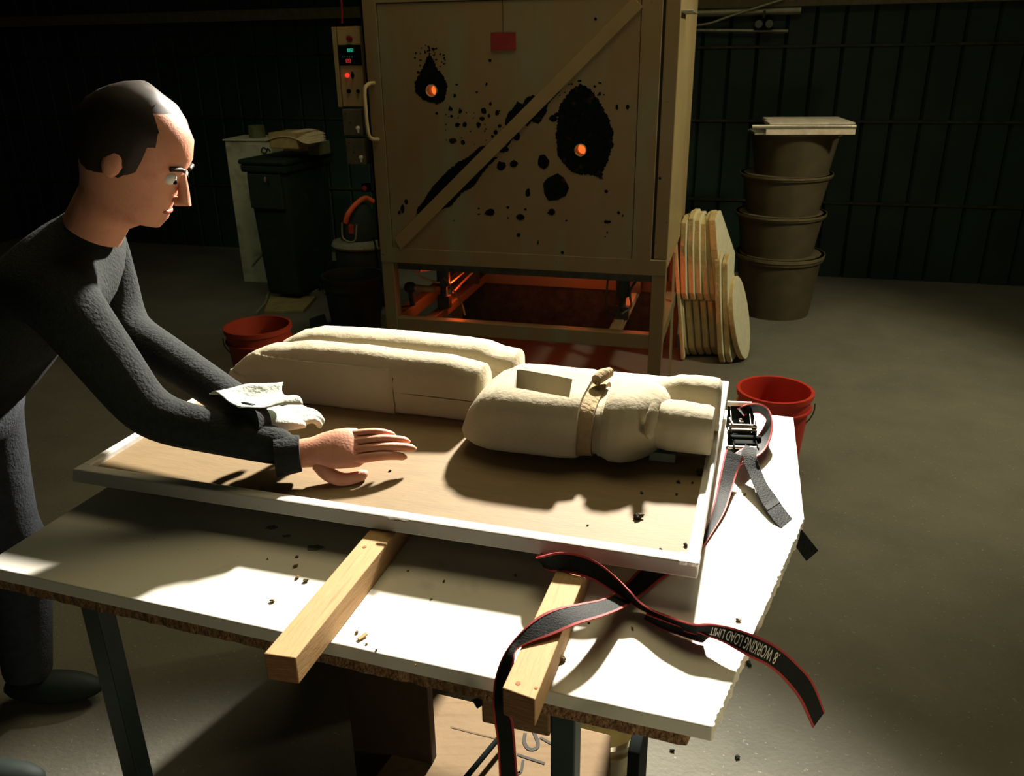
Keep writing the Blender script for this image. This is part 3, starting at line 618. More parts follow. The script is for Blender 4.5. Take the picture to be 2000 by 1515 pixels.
# ------------------------------------------------------------------ table: marble slab on chipboard, timber and steel legs
ZS = .85
def tw(p): return TI @ p
sl = [onz(498, 1222, ZS), onz(1392, 1420, ZS), onz(1502, 1170, ZS)]
f0, f1, r1 = [tw(p) for p in sl]
dirf = (f1-f0).normalized(); FL = f0 - dirf*.54
back = tw(onz(1445, 803, ZS)); r2 = f1 + (r1-f1)*1.9
edge = []
def ragged(a, b, amp, step=.008, seed=0):
    n = max(2, int((b-a).length/step)); d = (b-a).normalized(); nr = Vector((d.y, -d.x, 0)); out = []
    for i in range(n):
        t = i/n; s_ = noise.noise(Vector((t*14, seed, 0)))*amp*.45+noise.noise(Vector((t*60, seed+3, 0)))*amp*.9; out.append(a.lerp(b, t)+nr*s_)
    return out
bR = back + dirf*.12; bL = FL + Vector((.03, 1, 0)).normalized()*1.02
poly = ragged(FL, f1, .0012, .03, 1) + ragged(f1, r2, .0045, .006, 2) + ragged(r2, bR, .002, .03, 3) + ragged(bR, bL, .001, .05, 4) + ragged(bL, FL, .001, .05, 5)
slab = build('marble_slab', MB().prism([(p.x, p.y) for p in poly], ZS-.024, ZS), m_slab, fr=TF, at=(-.6, .3, ZS-.024), bevel=.0018)
info(slab, 'white veined marble slab with a broken right edge on the work table', 'table top')
tbl = thing('work_table', TF, 'brown chipboard table base on timber and dark steel legs under the marble', 'table', at=(-.6, .3, 0)); O_ = (-.6, .3, 0)
off = Vector((0, .012, 0))
c0 = FL+off; c1 = tw(onz(1362, 1436, ZS-.026))+Vector((0, .004, 0))
poly = ragged(c0, c1, .004, .012, 8) + [c1+Vector((.05, .35, 0)), bR-Vector((.25, .04, 0)), bL-Vector((-.03, .04, 0))]
part('chipboard', MB().prism([(p.x, p.y) for p in poly], ZS-.054, ZS-.0245), m_chip, tbl, O_, bevel=.002)
zc = ZS-.0545
tx0, tx1 = tY(952, 1400, -.20).x, tY(1082, 1400, -.20).x
part('timber_bearer', MB().box((tx0, -.225, zc-.052), (tx1, .68, zc-.001)), m_timber, tbl, O_, bevel=.003)
tx = tY(790, 1400, .1).x
lx0, lx1 = tY(1077, 1430, -.215).x, tY(1126, 1430, -.215).x
part('steel_leg', MB().box((lx0, -.222, 0), (lx1, -.182, zc-.0005)), m_steelp, tbl, O_, bevel=.003)
part('steel_leg', MB().box((lx0, .60, 0), (lx1, .64, zc-.053)), m_steelp, tbl, O_, bevel=.003)
for yy in (-.1, .60): part('steel_leg', MB().box((-1.12, yy, 0), (-1.08, yy+.04, zc-.0005)), m_steelp, tbl, O_, bevel=.003)
part('back_light_block', MB().box((-1.12, .70, 0), (-.52, .72, zc-.0005)), m_cardd, tbl, O_)  # hidden board added to stop the key light under the table
# dark brown support panel under the left part of the slab
sp0, sp1 = tY(693, 1400, .12).x, tY(850, 1400, .12).x
part('support_panel', MB().box((sp0, .10, 0), (sp1-.004, .125, zc-.0005)), m_cardd, tbl, O_, bevel=.002)
part('hanging_splinter', MB().add([tY(921, 1366, -.215), tY(938, 1360, -.215), tY(948, 1374, -.215), tY(932, 1384, -.215), tY(921, 1366, -.205), tY(938, 1360, -.205), tY(948, 1374, -.205), tY(932, 1384, -.205)], [(0,1,2,3),(7,6,5,4),(0,4,5,1),(1,5,6,2),(2,6,7,3),(3,7,4,0)]), m_dark, tbl, O_)
# cardboard box under the table
ZC = .27
P = [onz(850, 1352, ZC), onz(1193, 1434, ZC), onz(1190, 1640, ZC), onz(700, 1560, ZC)]
P = [P[0], P[0]+(P[1]-P[0]), P[1]+(P[2]-P[1])*1.0, P[3]]
bx_ = thing('cardboard_box', Matrix.Identity(4), 'large brown cardboard box with marker writing under the table', 'box', at=(P[0].x+.1, P[0].y-.1, 0)); O_ = (P[0].x+.1, P[0].y-.1, 0)
part('box_body', MB().prism([(p.x, p.y) for p in P], 0, ZC), m_card, bx_, O_, bevel=.004)
def flat_stroke(pts, z, wd=.009):
    c = crom([onz(x, y, z) for x, y in pts], 5); mb = MB(); vs = []; fs = []
    for i, p in enumerate(c):
        d = (c[min(i+1, len(c)-1)]-c[max(i-1, 0)]).normalized(); s_ = Vector((-d.y, d.x, 0))*wd/2; vs += [p+s_, p-s_]
    for i in range(len(c)-1): fs.append((2*i, 2*i+2, 2*i+3, 2*i+1))
    mb.add([v+Vector((0, 0, .0012)) for v in vs], fs); return mb
for p in ([(1026, 1432), (1024, 1448), (1032, 1462), (1046, 1462), (1051, 1452), (1044, 1432), (1038, 1420)], [(1006, 1514), (1018, 1506), (1022, 1484)], [(1010, 1473), (1030, 1480), (1064, 1491)], [(1055, 1440), (1078, 1453)], [(996, 1500), (1004, 1508), (1016, 1508)]):
    part('marker_stroke', flat_stroke(p, ZC, .008 if p[0][0] > 1015 and p[0][0] < 1030 else .006), m_ink, bx_, O_)
part('box_crease', flat_stroke([(880, 1420), (960, 1440), (1000, 1448)], ZC-.0004, .004), mat('crease', (.12, .08, .04), .9), bx_, O_)
a, b = onz(985, 1428, ZC+.03), onz(900, 1530, ZC+.03)
info(build('bungee_rope', MB().tube([a, b], .006, 8), m_blackp, sm=60), 'straight black rope crossing the top of the cardboard box', 'rope')
# tub with a dirty bucket behind the box
bk = bucket(Matrix.Translation((onz(1180, 1428, .17).x, onz(1180, 1428, .17).y+.03, 0)), .068, .084, .17, mat('dirty_plastic', (.42, .36, .2), .6, second=(.25, .22, .12), scale=12), 'dirty pale plastic bucket beside the cardboard box under the table', nm='pail', mh=m_steel)
p = onz(1243, 1478, .30)
info(build('dark_crate_panel', MB().box((-.012, -.05, 0), (.012, .10, .36)), m_blackp, fr=Matrix.Translation((p.x, p.y, 0)) @ Matrix.Rotation(R(-17), 4, 'Z'), bevel=.003), 'narrow black panel standing right of the dirty pail', 'panel')

# ------------------------------------------------------------------ battens under the tray
def batten(pl, pr, back_y, label, knots):
    """pl, pr: front top corners in pixels"""
    z1 = ZS+.0445; a, b = tw(onz(*pl, z1)), tw(onz(*pr, z1)); L_ = back_y
    t = thing('wood_batten', TF, label, 'batten', at=((a.x+b.x)/2, a.y, ZS)); O = ((a.x+b.x)/2, a.y, ZS)
    dx = (knots['skew'])*(L_-a.y)
    q = [a, b, Vector((b.x+dx, L_, 0)), Vector((a.x+dx, L_, 0))]
    mb = MB(); vs = [(p.x, p.y, ZS+.0006) for p in q]+[(p.x, p.y, z1) for p in q]
    mb.add(vs, [(0,3,2,1),(4,5,6,7),(1,2,6,5),(2,3,7,6),(3,0,4,7)], 0); mb.v = [v for v in mb.v]
    mb.f.append((0, 1, 5, 4)); mb.mi.append(1)
    o = part('batten_body', mb, [m_pine, m_endg], t, O, bevel=.0015)
    for (x, y, r_) in knots['k']:
        p = tw(onz(x, y, z1)); part('knot', MB().lathe([(0, 0), (r_, 0), (r_, .0006), (0, .0007)], (p.x, p.y, z1-.0001), 14), m_knot, t, O)
    return t
batten((515, 1276), (577, 1285), .74, 'left pine batten jutting toward the viewer from under the tray', dict(skew=.0, k=[(712, 1068, .0035)]))
batten((981, 1343), (1045, 1366), .74, 'right pine batten with a round knot jutting from under the tray', dict(skew=.012, k=[(1012, 1334, .0035), (1047, 1343, .0025)]))

# ------------------------------------------------------------------ tray
ZR = .92; ZF = .908; TL = -1.17
tray = thing('sculpture_tray', TF, 'large shallow white rimmed tray with plywood bed holding the clay pieces', 'tray', at=(-.58, .4, ZS+.045)); O_ = (-.58, .4, ZS+.045)
part('tray_bed', MB().box((TL+.012, .012, ZF-.012), (-.012, .788, ZF)), m_ply, tray, O_)
rw = .024
def rimbar(a, b, inn):
    mb = MB(); mb.box(a, b); return mb
part('front_rim', MB().add([(TL, -.007, .8955), (0, -.007, .8955), (0, rw, .8955), (TL, rw, .8955), (TL, .001, ZR), (0, .001, ZR), (0, rw, ZR), (TL, rw, ZR)], [(0,3,2,1),(4,5,6,7),(0,1,5,4),(1,2,6,5),(2,3,7,6),(3,0,4,7)]), m_rim, tray, O_, bevel=.003)
part('back_rim', MB().box((TL, .80-rw, .8955), (-.0205, .80, ZF+.0008)), m_rim, tray, O_, bevel=.003)
part('side_rim', MB().box((-.020, rw-.001, .8957), (-.0005, .80-rw+.001, ZR-.0004)), m_rim, tray, O_, bevel=.003)
part('side_rim', MB().box((TL+.0005, rw-.001, .8957), (TL+.020, .80-rw+.001, ZR-.0004)), m_rim, tray, O_, bevel=.003)
p = tw(onz(1352, 1088, ZR)); part('tape_wrap', MB().box((-.03, -.0012, .912), (.0012, .026, ZR+.0008)), mat('clear_tape', (.82, .80, .76), .12, spec=.7, bump=.6, bscale=120), tray, O_, bevel=.002)
p = tw(onz(778, 1015, ZR)); 
for k in range(3): part('rim_stain', MB().ball((p.x-.012+k*.010, p.y+.001, ZR), .009, 10, 1.2, .5, .14, .5, k), m_crumbd, tray, O_)

# ------------------------------------------------------------------ clay sculpture pieces
def sect(Yc, hw, zb, zt, n_=4.0, n=44, nb=None, skew=0):
    out = []
    for k in range(n):
        a_ = 2*math.pi*k/n; c_, s_ = math.cos(a_), math.sin(a_); e = n_ if s_ > 0 else (nb or n_)
        y = math.copysign(abs(c_)**(2/e), c_)*hw; z = math.copysign(abs(s_)**(2/e), s_)*.5
        out.append((Yc+y+skew*z, (zb+zt)/2+z*(zt-zb)))
    return out
def loftX(tab, step=.008, n=44, amp=.0016, seed=0, groove=None, endcap=True):
    """tab rows: X, Yc, halfwidth, zbottom, ztop, exponent top, exponent bottom, skew"""
    xs = []; x = tab[0][0]
    while x < tab[-1][0]-1e-6: xs.append(x); x += step
    xs += [r_[0] for r_ in tab]; xs = sorted(set(round(v, 5) for v in xs)); rings = []
    for X in xs:
        Yc, hw, zb_, zt_2, e1, e2, sk = interp(tab, X); ring = []
        for y, z in sect(Yc, hw, zb_, zt_2, e1, n, e2, sk):
            p = Vector((X, y, z)); nv = Vector((0, y-Yc, z-(zb_+zt_2)/2)); nv.normalize()
            d = noise.noise(p*16+Vector((seed, 0, 0)))*amp*1.4+noise.noise(p*60+Vector((seed, 0, 0)))*amp*.5
            if groove: d += groove(X, y, z)
            p += nv*d
            if p.z < ZF+.0005: p.z = ZF+.0005
            ring.append(p)
        rings.append(ring)
    return MB().rings(rings, endcap)
def ridge(pts, Y):
    out = []
    for x, y in pts:
        p = tY(x, y, Y); out.append((p.x, p.z))
    return sorted(out)
# near leg
m_seamc = mat('seam_clay', (.13, .10, .055), .95)
def leg_piece(nm, label, top_px, Yr, Yf, hw, xend, seed, step_x):
    rd = ridge(top_px, Yr); xs0 = rd[0][0]
    tab = []
    Lx = -1.125
    pre = [(Lx, .022, ZF+.045), (Lx+.012, .038, ZF+.060), (Lx+.05, .05, ZF+.075)]
    for X, h_, z in pre:
        if X < xs0-.03: tab.append((X, Yf+hw, h_, ZF, z, 2.2, 3, .0))
    for X, z in rd: tab.append((X, Yf+hw, hw, ZF, z, 2.7, 6, .0))
    lastz = rd[-1][1]; X = rd[-1][0]
    if X < xend-.004: tab.append((xend-.004, Yf+hw, hw, ZF, lastz-.002, 2.3, 5, 0))
    tab.append((xend, Yf+hw, hw-.004, ZF+.002, interp(tab, xend)[3]-.004, 2.3, 5, 0))
    def gr(X, y, z):
        d = 0
        if X < step_x and y < Yf+hw*.6 and z < ZF+.105: d += .0040
        if abs(z-(ZF+.052-.012*(X+.5))) < .0028 and y < Yf+hw: d -= .0034
        return d
    lo_ = info(build('limb_sculpture', loftX(tab, .005, 120, .0014, seed, gr), m_clay, fr=TF, at=(-.8, Yf+hw, ZF), sm=50), label, 'sculpture')
    if step_x > -5:
        mb = MB().tube([(X-(-.8), -hw+.0010+.0006*noise.noise(Vector((X*40, 0, 0))), .052-.055*(X+.5)*.25+.0015*noise.noise(Vector((X*25, 3, 0)))) for X in [xend-.01-.01*k for k in range(52)]], .0013, 6)
        build('mould_seam', mb, m_seamc, parent=lo_)
        mb = MB().tube([(step_x+.8+.001+.002*noise.noise(Vector((0, q*60, 0))), -hw+.0006, q) for q in [.004+.006*k for k in range(15)]], .0014, 6)
        build('vertical_crack', mb, m_seamc, parent=lo_)
    return lo_
leg_piece('clay_leg', 'long rounded cream clay leg lying in the tray, nearer to the viewer', [(498, 685), (530, 673), (600, 668), (700, 675), (800, 688), (880, 698), (922, 708)], .468, .415, .052, -.497, 3, -.69)
leg_piece('clay_leg', 'long rounded cream clay leg lying in the tray, the farther one at the back', [(556, 664), (590, 646), (625, 640), (700, 643), (800, 650), (900, 661), (950, 668), (978, 680)], .66, .60, .058, -.478, 11, -9)

# torso
torso = thing('clay_torso', TF, 'cream clay torso with a rectangular slot and belt groove lying in the tray', 'sculpture', at=(-.3, .38, ZF)); O_ = (-.3, .38, ZF)
Ztop = 1.036
tabA = [(-.514, .375, .050, ZF+.050, ZF+.085, 2.5, 2.5, .0), (-.508, .375, .075, ZF+.03, Ztop-.022, 3, 3, .02), (-.495, .38, .092, ZF+.016, Ztop-.009, 3.4, 3.2, .02), (-.465, .385, .105, ZF+.006, Ztop, 3.8, 3.6, .02),
        (-.43, .388, .114, ZF, Ztop+.002, 4, 3.6, .015), (-.36, .39, .118, ZF, Ztop+.002, 4, 3.6, .012), (-.29, .39, .118, ZF, Ztop+.002, 4, 3.6, .01), (-.262, .39, .116, ZF+.002, Ztop+.002, 4, 3.4, .01), (-.2545, .39, .112, ZF+.003, Ztop, 3.6, 3.4, .01)]
mbA = loftX(tabA, .006, 72, .0012, 5)
for v in mbA.v: v.x += .40*(v.z-ZF)*max(0, min(1, (-.38-v.x)/.10))
bodyA = part('pelvis_block', mbA, m_clay, torso, O_)
sA, sB = tz(1004, 757, Ztop), tz(1112, 775, Ztop); tA, tB = tz(1010, 722, Ztop), tz(1118, 741, Ztop)
cut = MB(); q = [sA, sB, tB, tA]
cut.add([(p.x, p.y, Ztop-.06) for p in q]+[(p.x, p.y, Ztop+.05) for p in q], [(0,3,2,1),(4,5,6,7),(0,1,5,4),(1,2,6,5),(2,3,7,6),(3,0,4,7)])
g1, g2 = tz(988, 783, Ztop-.006), tz(1040, 790, Ztop-.006)
cut.bar((g1.x, g1.y, Ztop+.002), (g2.x, g2.y, Ztop+.002), .006, .012)
cut.v = [v-Vector(O_) for v in cut.v]
boolean(bodyA, cut); smooth(bodyA, 35)
tabB = [(-.256, .39, .104, ZF+.004, Ztop-.010, 3.2, 3.2, .01), (-.240, .39, .103, ZF+.004, Ztop-.012, 3, 3, .01), (-.228, .39, .100, ZF+.004, Ztop-.016, 3, 3, .01)]
part('belt_band', loftX(tabB, .003, 64, .0022, 9), m_clay2, torso, O_, sm=50)
tabC = [(-.230, .39, .093, ZF+.006, Ztop-.022, 2.6, 3, .01), (-.2195, .39, .093, ZF+.005, Ztop-.022, 2.6, 3, .01), (-.2185, .39, .098, ZF+.003, Ztop-.016, 2.4, 3, .01),(-.2115, .39, .098, ZF+.003, Ztop-.016, 2.4, 3, .01), (-.2105, .388, .102, ZF+.002, Ztop-.002, 2.3, 3, .01), (-.195, .386, .107, ZF, Ztop+.006, 2.4, 3.2, .01), (-.17, .385, .106, ZF, Ztop+.007, 2.4, 3.0, .01),
        (-.15, .388, .098, ZF, Ztop+.004, 2.4, 2.8, .01), (-.13, .395, .082, ZF+.002, Ztop, 2.4, 2.6, .01), (-.112, .40, .064, ZF+.010, Ztop-.008, 2.4, 2.4, .01), (-.10, .40, .045, ZF+.02, Ztop-.018, 2.2, 2.2, 0)]
def shell(X, y, z): return .0
part('chest_block', loftX(tabC, .004, 64, .0022, 21, shell), m_clay, torso, O_, sm=50)
p = tz(1258, 826, 1.0)
lobe = MB(); lobe.tube(crom([(-.118, .345, 1.030), (-.119, .318, 1.018), (-.121, .302, .996), (-.121, .298, .976)], 6), [.010]*6+[.011]*6+[.010]*4+[.009, .006, .003], 14)
part('drip_lobe', lobe, m_clay, torso, O_, sm=60)
tabD = [(-.135, .375, .030, ZF+.03, Ztop-.020, 2.6, 2.6, .0), (-.12, .375, .045, ZF+.022, Ztop-.016, 2.6, 2.8, .0), (-.09, .375, .050, ZF+.022, Ztop-.018, 2.6, 3, .0), (-.05, .378, .048, ZF+.022, Ztop-.020, 2.6, 3.4, .0), (-.022, .38, .046, ZF+.020, Ztop-.022, 2.8, 3.6, .0), (-.012, .38, .044, ZF+.020, Ztop-.026, 2.8, 3.6, .0), (-.010, .38, .030, ZF+.03, Ztop-.040, 2.8, 3.6, .0)]
part('near_arm_stub', loftX(tabD, .005, 52, .0022, 31), m_clay, torso, O_, sm=50)
rdE = ridge([(1300, 742), (1330, 736), (1370, 737), (1408, 740)], .505)
tabE = [(-.15, .50, .035, ZF+.02, rdE[0][1]-.01, 2.6, 2.8, 0)]+[(X, .505, .048, ZF+.013, z, 2.6, 3.4, 0) for X, z in rdE if X < -.018]+[(-.012, .505, .047, ZF+.013, rdE[-1][1]-.003, 2.6, 3.4, 0), (-.006, .505, .042, ZF+.013, rdE[-1][1]-.012, 2.6, 3.4, 0)]
part('far_arm_stub', loftX(tabE, .005, 52, .0026, 41), m_clay, torso, O_, sm=50)
lump = MB(); lump.tube([(-.243, .405, Ztop+.004), (-.236, .43, Ztop+.006), (-.226, .455, Ztop+.004)], [.011, .013, .010], 12)
part('clay_lump', lump, m_clay2, torso, O_, sm=50)
# small grey support block under the near stub
info(build('grey_block', MB().box((-.125, .345, ZF), (-.075, .375, ZF+.0185)), mat('grey_block', (.20, .22, .17), .8), fr=TF, bevel=.002), 'small grey block under the near arm stub of the clay torso', 'block')

# ------------------------------------------------------------------ crumbs
def crumb(px_, py_, z, r_, m, label, group, k):
    P = onz(px_, py_, z); mb = MB().ball((0, 0, r_*.55), r_, 10, 1, random.uniform(.5, .9), .55, .9, k*3.1)
    o = build('clay_crumb', mb, m, at=(0, 0, 0), fr=Matrix.Translation((P.x, P.y, z)) @ Matrix.Rotation(k*1.3, 4, 'Z')); return info(o, label, 'crumb', group)
k = 0
for (x, y, s_) in [(1247, 1011, .008), (1365, 925, .009), (1325, 942, .004), (1321, 966, .003), (1253, 963, .003), (1148, 1026, .002), (1339, 1066, .0045), (1290, 1074, .003), (1352, 943, .003), (965, 850, .002), (762, 920, .003), (955, 1032, .002)]:
    crumb(x, y, ZF, s_, m_crumbd, ['large dark clay crumb in the right half of the tray bed', 'dark clay crumb in the tray near the right rim corner of the torso'][k] if k < 2 else 'tiny dark clay crumb on the tray bed', None if k < 2 else 'tiny crumbs on the tray bed', k); k += 1
for (x, y, s_) in [(598, 1135, .0045), (581, 1128, .004), (532, 1175, .004), (577, 1107, .004), (523, 1092, .002), (580, 1088, .003), (697, 1236, .003), (716, 1258, .002), (1098, 1288, .006), (1007, 1125, .003), (1150, 1217, .002), (1235, 1228, .0035), (1441, 1212, .004), (867, 1136, .003), (797, 1115, .002), (1454, 966, .003), (1430, 965, .003), (842, 1170, .002), (812, 1300, .002), (735, 1270, .002)]:
    big = (x, y) == (1098, 1288)
    crumb(x, y, ZS, s_, m_crumb, 'largest brown crumb beside the right batten on the marble' if big else 'tiny brown clay crumb on the marble slab', None if big else 'tiny crumbs on the marble slab', k); k += 1
for (x, y, s_, lb) in [(615, 1070, .012, 'largest dark damp smear on the marble beside the left batten'), (532, 1030, .009, 'leftmost dark damp smear on the marble under the tray edge'), (560, 1047, .006, 'smallest dark damp smear, between the two larger ones on the marble')]:
    P = onz(x, y, ZS); part_o = build('grey_smear', MB().ball((0, 0, .0006), s_, 14, 1.3, .8, .06, .6, x), mat('grey_stain', (.20, .20, .13), .9), at=(0, 0, 0), fr=Matrix.Translation((P.x, P.y, ZS))); info(part_o, lb, 'stain', 'damp smears on the marble'); k += 1
info(build('wood_shaving', MB().bar(onz(700, 1248, ZS+.002), onz(716, 1237, ZS+.003), .006, .002), m_pine), 'small curled wood shaving on the marble right of the left batten', 'shaving')
for (x, y, s_, lb) in [(1463, 1298, .01, 'largest black chip on the concrete beyond the broken slab edge'), (1314, 1467, .006, 'black chip on the concrete just right of the chipboard corner'), (1440, 1480, .006, 'black chip on the concrete farthest from the table, near the bottom edge')]: crumb(x, y, 0, s_, m_inkb, lb, 'black chips on the floor', k); k += 1

# ------------------------------------------------------------------ straps
def ribbon(rows, n=7):
    """rows: (left point, right point) in world; returns smooth edge curves"""
    return crom([r_[0] for r_ in rows], n), crom([r_[1] for r_ in rows], n)
def strap_mesh(Lc, Rc, a0, a1, lift=0, th=.0014):
    mb = MB(); vs = []; fs = []; n = len(Lc)
    for i in range(n):
        t = (Lc[min(i+1, n-1)]-Lc[max(i-1, 0)]); ac = Rc[i]-Lc[i]; nv = t.cross(ac); nv = nv.normalized() if nv.length > 1e-9 else Vector((0, 0, 1))
        if i and nv.dot(prev) < 0: nv = -nv
        prev = nv
        p, q = Lc[i].lerp(Rc[i], a0), Lc[i].lerp(Rc[i], a1); h = nv*(th/2+lift)
        vs += [p+h, q+h, q-h, p-h]
    for i in range(n-1):
        for j in range(4): fs.append((4*i+j, 4*i+(j+1) % 4, 4*i+4+(j+1) % 4, 4*i+4+j))
    fs += [(0, 1, 2, 3), (4*n-1, 4*n-2, 4*n-3, 4*n-4)]
    return mb.add(vs, fs)
def px_rows(rows): return [(onz(*a[:2], a[2]), onz(*b[:2], b[2])) for a, b in rows]
def strap_parts(root, rows, O, n=7, edged=True, m=None, nm='webbing'):
    Lc, Rc = ribbon(px_rows(rows), n)
    part(nm, strap_mesh(Lc, Rc, .0, 1), m or m_web, root, O, sm=50)
    if edged:
        part('red_edge', strap_mesh(Lc, Rc, -.02, .085, .0005), m_red, root, O, sm=50)
        part('red_edge', strap_mesh(Lc, Rc, .915, 1.02, .0005), m_red, root, O, sm=50)
    return Lc, Rc
s0 = onz(1000, 1300, ZS)
O_ = tuple(s0)
strap = thing('tie_down_strap', Matrix.Translation(s0), 'black ratchet strap with red edges lying across the marble and right batten', 'strap')
Zs = ZS
# strap B: from under the tray corner, over the right batten, over the table edge and down
rowsB = [((1262, 1100, Zs+.004), (1330, 1108, Zs+.004)), ((1240, 1122, Zs+.006), (1298, 1127, Zs+.004)), ((1212, 1150, Zs+.014), (1258, 1158, Zs+.008)), ((1178, 1170, Zs+.034), (1222, 1184, Zs+.022)), ((1140, 1178, Zs+.052), (1180, 1202, Zs+.044)),
         ((1090, 1188, Zs+.062), (1128, 1218, Zs+.052)), ((1050, 1206, Zs+.062), (1080, 1238, Zs+.050)), ((1012, 1240, Zs+.055), (1015, 1264, Zs+.046)), ((984, 1280, Zs+.040), (1003, 1293, Zs+.040)), ((968, 1325, Zs+.015), (996, 1335, Zs+.018)),
         ((964, 1365, Zs-.015), (985, 1372, Zs-.012)), ((965, 1400, Zs-.05), (1000, 1405, Zs-.05)), ((971, 1440, Zs-.09), (1005, 1445, Zs-.09)), ((974, 1480, Zs-.14), (1008, 1482, Zs-.14)), ((976, 1530, Zs-.20), (1012, 1530, Zs-.20)), ((980, 1620, Zs-.30), (1018, 1620, Zs-.30))]
strap_parts(strap, [((a[0], a[1], a[2]), b) for a, b in rowsB], O_)
# strap A: comes out from under the tray, arcs over, twists and runs right with the print
rowsA = [((1062, 1078, Zs+.048), (1062, 1090, Zs+.010)), ((1048, 1088, Zs+.052), (1062, 1106, Zs+.020)), ((1058, 1086, Zs+.062), (1078, 1114, Zs+.034)), ((1092, 1079, Zs+.070), (1100, 1116, Zs+.044)), ((1130, 1083, Zs+.070), (1130, 1123, Zs+.046)), ((1168, 1099, Zs+.064), (1158, 1132, Zs+.042)),
         ((1202, 1126, Zs+.050), (1190, 1150, Zs+.032)), ((1228, 1152, Zs+.040), (1218, 1168, Zs+.022)), ((1248, 1174, Zs+.030), (1242, 1184, Zs+.008)), ((1272, 1190, Zs+.030), (1270, 1198, Zs+.004)), ((1300, 1201, Zs+.034), (1300, 1212, Zs+.008)),
         ((1330, 1212, Zs+.036), (1328, 1228, Zs+.012)), ((1358, 1219, Zs+.038), (1352, 1236, Zs+.014)), ((1390, 1218, Zs+.040), (1384, 1242, Zs+.016)), ((1424, 1224, Zs+.040), (1414, 1254, Zs+.018)), ((1456, 1234, Zs+.036), (1442, 1270, Zs+.016)),
         ((1486, 1246, Zs+.026), (1470, 1285, Zs+.008)), ((1516, 1262, Zs+.005), (1500, 1300, Zs-.012)), ((1550, 1290, Zs-.035), (1530, 1325, Zs-.05)), ((1585, 1330, Zs-.09), (1562, 1365, Zs-.10)), ((1610, 1390, Zs-.17), (1588, 1420, Zs-.18))]
LcA, RcA = strap_parts(strap, rowsA, O_)
# folded tail
rowsF = [((1262, 1198, Zs+.020), (1258, 1208, Zs+.003)), ((1300, 1212, Zs+.020), (1294, 1228, Zs+.003)), ((1340, 1226, Zs+.020), (1330, 1240, Zs+.003)), ((1372, 1236, Zs+.020), (1364, 1252, Zs+.003)), ((1386, 1243, Zs+.019), (1374, 1254, Zs+.003))]
strap_parts(strap, rowsF, O_, 5, nm='folded_tail')
# printed lettering on strap A
def strap_text(body, Lc, Rc, i0, i1, v0, v1, root, O):
    cu = bpy.data.curves.new('t', 'FONT'); cu.body = body; cu.size = 1; cu.resolution_u = 3
    to = bpy.data.objects.new('t', cu); COL.objects.link(to); bpy.context.view_layer.update()
    me = bpy.data.meshes.new_from_object(to.evaluated_get(bpy.context.evaluated_depsgraph_get())); bpy.data.objects.remove(to)
    bm = bmesh.new(); bm.from_mesh(me); bmesh.ops.triangulate(bm, faces=bm.faces)
    xs = [v.co.x for v in bm.verts]; x0, x1 = min(xs), max(xs); ys = [v.co.y for v in bm.verts]; y0, y1 = min(ys), max(ys)
    mb = MB(); vs = []
    for v in bm.verts:
        t = (v.co.x-x0)/(x1-x0); s_ = i1+(i0-i1)*t; k_ = int(s_); f_ = s_-k_; k_ = min(k_, len(Lc)-2)
        a = Lc[k_].lerp(Lc[k_+1], f_); b = Rc[k_].lerp(Rc[k_+1], f_); q = (v.co.y-y0)/(y1-y0); vv = v1+(v0-v1)*q
        tt = Lc[k_+1]-Lc[k_]; nv = tt.cross(b-a).normalized()
        if nv.dot(CAMP-a) < 0: nv = -nv
        vs.append(a.lerp(b, 1-vv)+nv*.0016)
    fs = [tuple(v.index for v in f.verts) for f in bm.faces]; bm.free()
    mb.add(vs, fs); return part('printed_lettering', mb, m_print, root, O)
strap_text('.8 WORKING LOAD LIMIT', LcA, RcA, 7*13.0, 7*17.3, .20, .80, strap, O_)['label'] = 'white upside-down lettering printed on the strap'
# strap C: right side of the tray, going under it
rowsC = [((1418, 878, Zs+.05), (1452, 892, Zs+.045)), ((1412, 902, Zs+.038), (1446, 908, Zs+.034)), ((1406, 930, Zs+.026), (1437, 930, Zs+.022)), ((1399, 965, Zs+.012), (1428, 962, Zs+.012)), ((1390, 1000, Zs+.006), (1415, 1000, Zs+.006)), ((1380, 1030, Zs+.004), (1394, 1036, Zs+.004)), ((1362, 1056, Zs+.003), (1374, 1066, Zs+.003)), ((1334, 1086, Zs+.003), (1350, 1098, Zs+.003))]
strap_parts(strap, rowsC, O_)
# strap D: loop out of the ratchet, round the right and back
rowsD = [((1440, 798, Zs+.06), (1452, 812, Zs+.055)), ((1458, 790, Zs+.07), (1468, 806, Zs+.045)), ((1480, 788, Zs+.07), (1482, 806, Zs+.040)), ((1498, 796, Zs+.062), (1494, 814, Zs+.034)), ((1507, 815, Zs+.05), (1497, 822, Zs+.028)), ((1508, 842, Zs+.036), (1490, 838, Zs+.02)), ((1500, 868, Zs+.026), (1480, 852, Zs+.016)), ((1486, 886, Zs+.022), (1464, 868, Zs+.016)), ((1466, 896, Zs+.026), (1444, 880, Zs+.022)), ((1446, 908, Zs+.030), (1428, 892, Zs+.028))]
strap_parts(strap, rowsD, O_)
